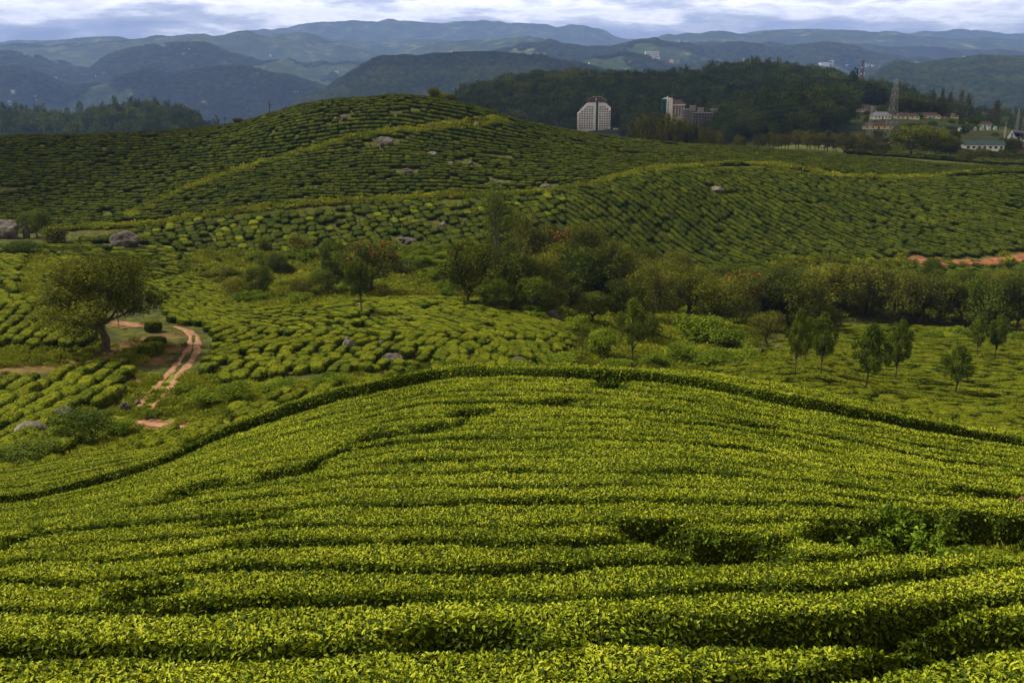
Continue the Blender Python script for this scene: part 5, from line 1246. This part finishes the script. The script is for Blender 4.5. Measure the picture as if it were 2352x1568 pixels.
bungalow(1064, 1082, 247, 236, W_WHITE, R_GREY, 'pale sheet roof showing behind the right shoulder of the summit', d=300, nwin=2)
# chapel with tall white gable
p = at(2312, 520); s = spx(p); e = empty('chapel', p, -.25); tag(e, 'white chapel with tall pointed gable, blue trim and slate roof at right', 'church')
hg = 24*s; wg = 9*s
b = MB(); b.prism([(-wg, -2), (-wg, hg*.35), (0, hg), (wg, hg*.35), (wg, -2)], 0, .6); b.obj('gable', W_WHITE, e)
b = MB(); b.prism([(wg-.4, hg*.30), (wg-.4, hg*.42), (.0, hg*1.04), (0, hg*.97)], -.15, 0-.02); b.obj('gable_trim', M_BLUE, e)
b = MB(); b.box(wg+.02, wg+17, 1, 9, -2, hg*.26); b.obj('nave_wall', W_WHITE, e)
b = MB(); b.add([(wg*.2, .62, hg*.8), (wg+18, .62, hg*.28), (wg+18, 9.4, hg*.28), (wg*.2, 9.4, hg*.28), (wg*.2, 5, hg*.86), (wg+18, 5, hg*.72)], [(0, 1, 5, 4), (1, 2, 5), (2, 3, 4, 5), (3, 0, 4)]); b.obj('roof', R_SLATE, e)
for i in range(8): window(e, wg+1.6+i*2.0, .98, .5, 1.1, 1.2, mesh=None)
b = MB(); b.box(-wg*.25, -wg*.05, -.1, -.02, hg*.25, hg*.75); b.box(wg*.05, wg*.22, -.1, -.02, hg*.25, hg*.75); b.obj('gable_slit', M_BLUE, e)
b = MB(); b.box(-wg-1.6, -wg-.8, 1, 1.8, -2, hg*1.25); b.bar((-wg-1.2, 1.4, hg*1.25), (-wg-1.2, 1.4, hg*1.75), .12); b.obj('bell_pillar', wallm('stone_pillar', (.42, .38, .26)), e)
# row of little huts
hm = MB(); hm.box(-1, 1, 0, 2.0, -.6, 2.3); HW = hm.mesh('wall', [W_WHITE]); hm = MB(); hm.box(-.55, .3, -.05, .05, .25, 1.6); HD = hm.mesh('opening', [M_GLASS]); hm = MB(); hm.add([(-1.3, -.3, 2.31), (1.3, -.3, 2.31), (1.3, 2.3, 2.31), (-1.3, 2.3, 2.31), (0, 1, 3.0)], [(0, 1, 4), (1, 2, 4), (2, 3, 4), (3, 0, 4), (3, 2, 1, 0)]); HR = hm.mesh('roof', [M_TEALP])
for i, (u, v) in enumerate(((2168, 302), (2206, 302), (2223, 301), (2240, 300), (2256, 300), (2272, 299), (2287, 299))):
    p = hit(u, v, dmin=400)
    if p is None or p.y > 1000: p = at(u, 600)
    k = 6.5*spx(p)/2; e = empty('hut', p, .4, (k*.9, k*.9, k)); link('wall', HW, e); link('opening', HD, e); link('roof', HR, e)
    tag(e, 'tiny white hut with dark opening'+(', standing apart at the left of the row' if i == 0 else ' in the row left of the chapel'), 'hut', 'row of tiny white huts')
# far white hotel and villas on the hills
e, s = build_at('hotel', 1493, None, 'far white hotel block on the distant ridge, many small windows', v=137, rz=.0)
b = MB(); b.box(-11*s, 20*s, 0, 9*s, -4*s, 17*s); b.obj('wall', W_WHITE, e); b = MB(); b.box(-11.4*s, 20.5*s, -.2*s, 9*s, 17*s+.02, 18*s); b.obj('parapet', W_WHITE, e); b = MB(); b.box(12*s, 22*s, -4*s, -.3*s, -6*s, 6*s); b.obj('lower_wing', W_WHITE, e); b = MB(); b.box(11.5*s, 22.5*s, -4.5*s, -.2*s, 6*s+.02, 7.4*s); b.obj('red_roof', R_RED, e)
for r_ in range(4):
    for c in range(11): window(e, (-9.5+c*2.7)*s, -.1, (2.5+r_*3.6)*s, 1.5*s, 2.0*s)
b = MB(); b.box(-29*s, -13*s, 1*s, 8*s, -4*s, 9*s); V, F = tube([(-24*s, 1*s, 8*s), (-24*s, 8*s, 8*s)], [4.4*s]*2, 12); b.add(V, F); V, F = tube([(-18*s, 1*s, 8*s), (-18*s, 8*s, 8*s)], [4.4*s]*2, 12); b.add(V, F); b.obj('domed_hall', W_WHITE, e)
e, s = build_at('villa', 1542, None, 'white villa with bright red roofs right of the far white hotel', v=146)
b = MB(); b.box(-4*s, 5*s, 0, 6*s, -3*s, 6*s); b.box(-8*s, -4.1*s, -2*s, 4*s, -4*s, 1*s); b.obj('wall', W_WHITE, e); b = MB(); b.add([(-5*s, -1*s, 6.1*s), (6*s, -1*s, 6.1*s), (6*s, 7*s, 6.1*s), (-5*s, 7*s, 6.1*s), (.5*s, 3*s, 10*s)], [(0, 1, 4), (1, 2, 4), (2, 3, 4), (3, 0, 4), (3, 2, 1, 0)]); b.box(-9*s, -3.9*s, -3*s, 5*s, 1.1*s, 2.2*s); b.obj('roof', R_RED, e)
VL = [(1222, 125, 8, 'b'), (1234, 126, 8, 'w'), (1250, 126, 5, 'w'), (1573, 99, 9, 'w'), (1560, 98, 5, 'w'), (1660, 152, 10, 'r'), (1710, 139, 9, 'w'), (1908, 146, 12, 'w'), (1895, 151, 22, 'g'), (1944, 153, 8, 'w'), (1990, 154, 14, 'w'), (2006, 154, 8, 'w'), (2020, 155, 6, 'w'), (1936, 181, 9, 'w'), (1948, 184, 6, 'w'),
      (425, 127, 9, 'w'), (435, 116, 4, 'w'), (621, 129, 4, 'w'), (774, 168, 8, 'r'), (680, 216, 13, 'w'), (693, 214, 6, 'w'), (470, 238, 12, 'r'), (425, 247, 10, 'y'), (222, 178, 6, 'w'), (238, 169, 7, 'w'), (33, 213, 12, 'w'), (80, 223, 7, 'b'), (24, 237, 9, 'b'), (82, 232, 8, 'y'), (1118, 209, 8, 'w'), (1130, 210, 7, 'r'), (1353, 148, 4, 'w'), (2213, 133, 6, 'w'), (1445, 145, 8, 'w'), (1680, 147, 6, 'r'), (128, 181, 5, 'w')]
vr = {'w': ('white', R_GREY), 'b': ('blue-roofed', M_BLUE), 'r': ('red-roofed', R_RED), 'y': ('cream', R_BROWN), 'g': ('long grey', R_GREY)}
for u, v, w_, c in VL:
    p = hit(u, v, dmin=500, plus=5)
    if p is None: continue
    s = spx(p); lift = 7 if p.y > 1400 else 4
    e = empty('far_house', (p.x, p.y-6, p.z), rt.uniform(-.4, .4)); W = w_*s/2; h = max(2.6, min(4.5, w_*.36))*s
    b = MB(); b.box(-W, W, 0, W*1.2, -8, h+lift); b.obj('wall', W_CREAM if c == 'y' else W_WHITE, e)
    b = MB(); b.add([(-W*1.06, -W*.05, h+lift+.02), (W*1.06, -W*.05, h+lift+.02), (W*1.06, W*1.25, h+lift+.02), (-W*1.06, W*1.25, h+lift+.02), (-W, W*.6, h*1.35+lift), (W, W*.6, h*1.35+lift)], [(0, 1, 5, 4), (1, 2, 5), (2, 3, 4, 5), (3, 0, 4), (3, 2, 1, 0)]); b.obj('roof', vr[c][1], e)
    side = 'far left' if u < 500 else 'left of centre' if u < 900 else 'centre' if u < 1400 else 'right of centre' if u < 1900 else 'far right'
    tag(e, f'tiny {vr[c][0]} house on the distant wooded hills, {side}', 'house', f'tiny {vr[c][0]} houses on the distant hills, {side}')
# ---------------------------------------------------------------- masts, pylons and cables
def lattice(e, h, wb, wt, mats, nb=10, r=.09, name='lattice_body', seg=1):
    """square lattice tower; seg > 1 paints alternating bands"""
    for k in range(seg):
        b = MB(); i0, i1 = k*nb//seg, (k+1)*nb//seg
        for i in range(i0, i1):
            z0, z1 = h*i/nb, h*(i+1)/nb; w0, w1 = (wb+(wt-wb)*(i/nb)**.8)/2, (wb+(wt-wb)*((i+1)/nb)**.8)/2
            c0 = [(-w0, -w0, z0), (w0, -w0, z0), (w0, w0, z0), (-w0, w0, z0)]; c1 = [(-w1, -w1, z1), (w1, -w1, z1), (w1, w1, z1), (-w1, w1, z1)]
            for j in range(4):
                b.bar(c0[j], c1[j], r*1.3); b.bar(c0[j], c1[(j+1) % 4], r*.8); b.bar(c0[(j+1) % 4], c1[j], r*.8); b.bar(c1[j], c1[(j+1) % 4], r*.8)
        b.obj(name, mats[k % len(mats)], e)
def arms(e, zs, L, wt, r=.09):
    for z, l in zip(zs, L):
        b = MB()
        for sgn in (-1, 1):
            for yy in (-wt/2, wt/2): b.bar((sgn*wt/2, yy, z), (sgn*l, 0, z+.25), r); b.bar((sgn*wt/2, yy, z+.9), (sgn*l, 0, z+.3), r)
            b.bar((sgn*l, 0, z+.25), (sgn*l, 0, z-.9), r*1.2)
        b.obj('cross_arm', M_STEEL, e)
p = hit(1975, 222, dmin=500); s = spx(p); h = 80*s; e = empty('telecom_mast', p, .3); tag(e, 'red and white lattice telecom mast with dishes rising from the dark wood', 'mast')
lattice(e, h, h*.085, h*.05, [M_STEEL, M_REDST, M_REDST], nb=18, r=.13, seg=3)
for z, a in ((.92, 1), (.80, -1), (.66, 1), (.63, -1), (.60, 1)):
    V, F = tube([(a*h*.035, -h*.02, z*h), (a*h*.06, -h*.03, z*h)], [h*.013, h*.013], 10); b = MB(); b.add(V, F); b.obj('dish', W_WHITE, e)
PY = {}
for nm, u, v, top, wb, lb, seg in (('a', 2036, 307, 186, 27, 'tallest steel lattice pylon in front of the bungalows', 1), ('b', 1988, 295, 247, 14, 'small A-shaped lattice pylon left of the tallest pylon', 1), ('c', 2320, 296, 250, 9, 'slim pylon behind the chapel', 1), ('d', 2340, 300, 198, 14, 'tall dim pylon at the right edge', 1)):
    p = at(u, {'a': 440, 'b': 470, 'c': 560, 'd': 520}[nm]); s = spx(p); pv = float(project(p.x, p.y, p.z)[1]); h = (max(pv, v)-top)*s; e = empty('pylon', p, .25); tag(e, lb, 'pylon')
    lattice(e, h, wb*s, wb*s*.18, [M_STEEL], nb=9, r=.04, name='lattice_body')
    if nm != 'b': arms(e, [h*.74, h*.84, h*.93], [wb*s*.38, wb*s*.34, wb*s*.26], wb*s*.2, r=.035)
    else: arms(e, [h*.93], [wb*s*.3], wb*s*.2, r=.06)
    PY[nm] = (p, h, wb*s)
def cable(p, q, sag, label, group='power cables'):
    pts = []
    for i in range(17):
        t = i/16; v = Vector(p)*(1-t)+Vector(q)*t; v.z -= 4*sag*t*(1-t); pts.append(v)
    V, F = tube(pts, [.018]*17, 4); b = MB(); b.add(V, F); tag(b.obj('power_cable', M_WIRE), label, 'cable', group)
pa, ha, wa = PY['a']; pd, hd, wd = PY['d']; pb, hb_, wb_ = PY['b']
for z, l in ((.74, .38), (.84, .34), (.93, .26)):
    for sg in (-1, 1):
        s0 = Vector((pa.x+sg*l*wa*.9, pa.y, pa.z+ha*z)); far = at(1330+sg*18, 560); far = Vector((far.x, far.y, -52+z*16-sg*3))
        cable(s0, far, 7, 'thin cable running from the tallest pylon down to the left over the forest', 'cables running left from the tallest pylon')
        cable(s0, Vector((pd.x+sg*l*wd*.9, pd.y, pd.z+hd*z)), 3.0, 'thin cable running from the tallest pylon to the right edge pylon', 'cables running right from the tallest pylon')
# ---------------------------------------------------------------- vehicles and bits by the far road
def van(u, v, L, d, label, mat, name='van', hh=2.2):
    p = at(u, d) if d else hit(u, v, dmin=400); e = empty(name, p, .2); tag(e, label, 'vehicle')
    b = MB(); b.prism([(-L/2, .45), (-L/2, hh), (L/2-.9, hh), (L/2-.1, hh*.55), (L/2, .45)], -.9, .9); b.obj('body', mat, e)
    b = MB(); b.box(-L/2+.5, L/2-1.2, -.93, -.89, hh*.6, hh*.88); b.obj('window_band', M_GLASS, e)
    for x in (-L/2+.9, L/2-.9):
        V, F = tube([(x, -.95, .4), (x, -.7, .4)], [.4, .4], 12); b = MB(); b.add(V, F); b.obj('wheel', M_GLASS, e)
van(1796, 291, 4.6, None, 'white van on the far road below the wood', W_WHITE)
van(1444, 0, 9, 345, 'silver bus on the road behind the ridge', plain('silver_paint', (.35, .36, .4), .4, .1, 1), 'bus', 3.0)
van(2028, 0, 4.5, 400, 'white van parked behind the ridge trees under the tallest pylon', W_WHITE)
van(1412+0, 258, 4.2, 985, 'white car parked on the orange earth beside the stepped hotel', W_WHITE, 'car', 1.6)
# ---------------------------------------------------------------- foreground details
rf = np.random.default_rng(99)
M_WEED = leafmat('weed_leaves', [(0, (.012, .032, .005)), (.4, (.05, .10, .007)), (.7, (.12, .19, .012)), (1, (.24, .32, .03))], w=(.9, .1, .1), nscale=1.5, transl=.25)
def weed_plant(name, p, h, w_, n, ls, label, cat='plant', group=None, mat=None):
    e = empty(name, p, rf.uniform(0, 6)); tag(e, label, cat, group)
    b = MB(); ns = max(3, n//28); tips = []
    for i in range(ns):
        a = rf.uniform(0, 6.28); q = Vector((math.cos(a)*w_*rf.uniform(.1, .5), math.sin(a)*w_*rf.uniform(.1, .5), h*rf.uniform(.55, 1))); m_ = q*.5+Vector((0, 0, h*.12))
        V, F = tube([(0, 0, 0), m_, q], [.009, .006, .003], 4); b.add(V, F); tips.append((m_, q))
    b.obj('stem', M_BARK, e)
    P = []; 
    for i in range(n):
        m_, q = tips[rf.integers(ns)]; t = rf.uniform(0, 1)**.6; P.append(m_*(1-t)+q*t+Vector(rf.normal(size=3)*.03))
    P = np.array(P); N = np.stack([P[:, 0]*1.2/w_, P[:, 1]*1.2/w_, np.full(n, .8)], -1)+rf.normal(size=(n, 3))*.3; N /= np.linalg.norm(N, axis=1, keepdims=True)
    V, F, t = leaves(P, N, np.full(n, ls), rf, np.clip(rf.normal(.55, .2, n), 0, 1), updir=.35, wid=.5, six=True)
    link('foliage', mesh_np('foliage', V, F, [mat or M_WEED], tint=t), e)
for u, v, h, w_, n, lb in ((1640, 1308, .75, .9, 420, 'fresh green weed in the bare hollow between hedges'), (1995, 1330, .8, 1.0, 460, 'leafy weed left of the stony clearing at right'), (2060, 1290, 1.0, 1.0, 520, 'tallest leafy weed standing in the clearing at right'), (2130, 1305, .9, 1.1, 520, 'broad-leaved weed in the middle of the clearing at right'), (2200, 1270, .55, .9, 380, 'low weed along the hedge above the clearing'),
                           (2260, 1330, .5, .9, 360, 'low weed in front of the stone step'), (2290, 1500, .7, .7, 260, 'pale green seedling at the lower right corner'), (2340, 1470, .8, .8, 320, 'leafy shoot touching the lower right edge'), (1930, 1345, .5, .7, 280, 'small weed under the end of the bright hedge'), (2170, 1340, .6, .9, 360, 'bushy weed nearest the viewer in the clearing')):
    weed_plant('weed', hit(u, v, dmin=7), h, w_, n, .10, lb)
def fgrock(u, v, L, W_, hh, rz, label, k, col=None):
    p = hit(u, v, dmin=7); o = link('stone', RK[k] if col is None else col, loc=(p.x, p.y, p.z+hh*.2), rot=(0, 0, rz), scale=(L, W_, hh)); tag(o, label, 'stone')
M_ORANGE = rockmat('orange_earth_rock', (.08, .04, .02), (.16, .085, .04), (.26, .15, .08)); RO = rock_mesh(61, M_ORANGE)
fgrock(2345, 1215, 1.3, 1.0, 1.1, .2, 'orange-brown earthy rock at the right edge', 0, RO)
b = MB(); b.box(-.55, .55, -.22, .22, 0, .16); p = hit(2335, 1335, dmin=7); o = b.obj('stone_step', M_ROCKL, None, (p.x, p.y, p.z+.12)); o.rotation_euler = (0, 0, -.15); tag(o, 'weathered flat stone step at the right edge of the clearing', 'step')
fgrock(2290, 1288, .9, .3, .12, .1, 'thin pale flat stone above the stone step', 6)
fgrock(2210, 1283, .28, .16, .14, .4, 'little white stone lying in the clearing', 7)
fgrock(1700, 1335, .35, .25, .2, 1.0, 'mossy stone on the bare soil in the hollow', 5)
b = MB(); b.add([(-.09, 0, 0), (.07, -.03, .02), (.10, .03, .12), (-.06, .02, .15), (-.1, .05, .08), (.02, .08, .05)], [(0, 1, 2, 3), (0, 3, 4), (1, 5, 2)]); p = hit(1480, 1300, dmin=7, plus=.1); o = b.obj('litter', plain('white_plastic', (.7, .72, .75), .4, .1, 3), None, (p.x, p.y, p.z+.2)); tag(o, 'scrap of white plastic in the gap between hedges', 'litter')
b = MB(); b.add([(-.08, 0, .0), (.06, -.02, .02), (.08, .05, .06), (-.04, .06, .07)], [(0, 1, 2, 3)]); p = hit(2290, 1540, dmin=6); o = b.obj('litter', plain('blue_plastic', (.05, .16, .42), .4, .1, 3), None, (p.x, p.y, p.z+.25)); tag(o, 'scrap of blue plastic at the lower right corner', 'litter')
# bare stems under the dark hedge front at lower right
for i, u in enumerate((2215, 2250, 2285, 1290)):
    v = 1500 if u > 2000 else 1440; p = hit(u, v, dmin=6); b = MB()
    for j in range(5):
        q = [Vector((0, 0, 0)), Vector((rf.uniform(-.08, .08), .02, .3)), Vector((rf.uniform(-.3, .3), rf.uniform(-.15, .1), rf.uniform(.5, .72)))]
        V, F = tube(q, [.018, .012, .006], 5); b.add(V, F)
    o = b.obj('bare_stems', M_BARKP, None, (p.x, p.y, p.z)); tag(o, ['bare twisted stems under the dark hedge, left bunch at lower right', 'bare twisted stems under the dark hedge, middle bunch at lower right', 'bare twisted stems under the dark hedge, right bunch at lower right', 'bare twigs in the gap near the bottom centre'][i], 'stems')
me = bush_mesh(333, 3200, [M_TEA], ls=.055)
for (u, v, L, W_, hh, lb) in ((2330, 1262, 1.9, 1.1, .75, 'bright yellow-green rounded tea bush at the right edge above the clearing'),):
    p = hit(u, v, dmin=7); tag(link('tea_bush', me, loc=p, rot=(0, 0, .2), scale=(L, W_, hh)), lb, 'tea bush')
# soil under the near hedges
# grass tufts on open ground
gm_ = []
for i in range(4):
    r = np.random.default_rng(700+i); n = 90; a = r.uniform(0, 6.28, n); rr = .5*np.sqrt(r.uniform(0, 1, n)); P = np.stack([rr*np.cos(a), rr*np.sin(a), r.uniform(0, .35, n)], -1)
    N = np.stack([P[:, 0], P[:, 1], np.full(n, .9)], -1); N /= np.linalg.norm(N, axis=1, keepdims=True)
    V, F, t = leaves(P, N, np.full(n, .34), r, np.clip(r.normal(.5, .25, n), 0, 1), updir=1.4 if i < 2 else .6, wid=.22 if i < 2 else .5)
    gm_.append(mesh_np('grass_tuft', V, F, [leafmat('grass_blades', [(0, (.03, .045, .008)), (.4, (.11, .135, .010)), (.7, (.20, .225, .015)), (1, (.33, .32, .04))], w=(.5, .25, .4), nscale=.08, transl=.3) if i == 0 else gm_[0].materials[0]], tint=t))
CG = coll('tuft_kinds', gm_)
lz = (lush > .25) | (soil > .35)
ys_, xs_ = np.nonzero(lz & (D_ > 42) & (D_ < 260))
wgt = (D_[ys_, xs_]**2)*np.gradient(ds)[ys_]/D_[ys_, xs_]; wgt = wgt*np.where(soil[ys_, xs_] > .4, .03, 1); wgt /= wgt.sum()
pick = rf.choice(len(ys_), 42000, p=wgt)
gx = X_[ys_[pick], xs_[pick]]+rf.normal(size=len(pick))*.4; gy = D_[ys_[pick], xs_[pick]]+rf.normal(size=len(pick))*.4
_q = hit(2240, 1292, dmin=8); gx = np.r_[gx, _q.x+rf.normal(size=420)*1.2]; gy = np.r_[gy, _q.y+rf.normal(size=420)*.7]
okk = np.ones(len(gx), bool)
okk[-420:] = canopy(gx[-420:], gy[-420:])[0] < .12
for p_ in (RUT1, RUT2, DIRT): okk &= polydist(gx, gy, p_) > .42
gx, gy = gx[okk], gy[okk]; n = len(gx); sg = rf.uniform(.5, 1.3, n)*np.where(gy < 30, .38, np.clip(gy/110, .55, 1.5))
scatter('grass', np.stack([gx, gy, H(gx, gy)], -1), np.stack([np.zeros(n), np.zeros(n), rf.uniform(0, 6.28, n)], -1), np.stack([sg, sg, sg*rf.uniform(.5, 1.1, n)], -1), rf.integers(0, 4, n), CG)
# ---------------------------------------------------------------- unseen clouds placed above the view to shade parts of the land
m = bpy.data.materials.new('shade_cloud'); m.use_nodes = True; nt = m.node_tree; b = nt.nodes['Principled BSDF']
b.inputs['Base Color'].default_value = (.8, .8, .82, 1); b.inputs['Roughness'].default_value = 1; b.inputs['Specular IOR Level'].default_value = 0
t = nt.nodes.new('ShaderNodeBsdfTransparent'); mx = nt.nodes.new('ShaderNodeMixShader')
n = noise(nt, .0035, 6, .6); r = ramp(nt, [(.36, (0, 0, 0)), (.56, (1, 1, 1))]); nt.links.new(n.outputs[0], r.inputs[0])
nt.links.new(math_(nt, 'MULTIPLY', r.outputs[0], .76), mx.inputs[0]); nt.links.new(t.outputs[0], mx.inputs[1]); nt.links.new(b.outputs[0], mx.inputs[2]); nt.links.new(mx.outputs[0], nt.nodes['Material Output'].inputs['Surface'])
CZ = 1500.0
def cloud(x, y, z, rx, ry, seed, label):
    """a flat-bottomed cloud at CZ whose shadow falls round (x, y, z)"""
    import bmesh
    bm = bmesh.new(); bmesh.ops.create_icosphere(bm, subdivisions=5, radius=1)
    co = np.array([v.co[:] for v in bm.verts]); f = fbm(co[:, 0]*2.2+seed, co[:, 1]*2.2+co[:, 2], seed, 5)
    co *= (1+.30*f)[:, None]; co[:, 2] = np.where(co[:, 2] < 0, co[:, 2]*.12, co[:, 2]*.5)
    co *= np.array([rx, ry, min(rx, ry)*.5])
    for v, c in zip(bm.verts, co): v.co = c
    me = bpy.data.meshes.new('cloud'); bm.to_mesh(me); bm.free(); me.materials.append(m)
    me.polygons.foreach_set('use_smooth', [True]*len(me.polygons))
    k = (CZ-z)/sd.z
    o = link('cloud', me, loc=(x+sd.x*k, y+sd.y*k, CZ)); tag(o, label, 'cloud')
for c in SHADE_CLOUDS: cloud(*c)
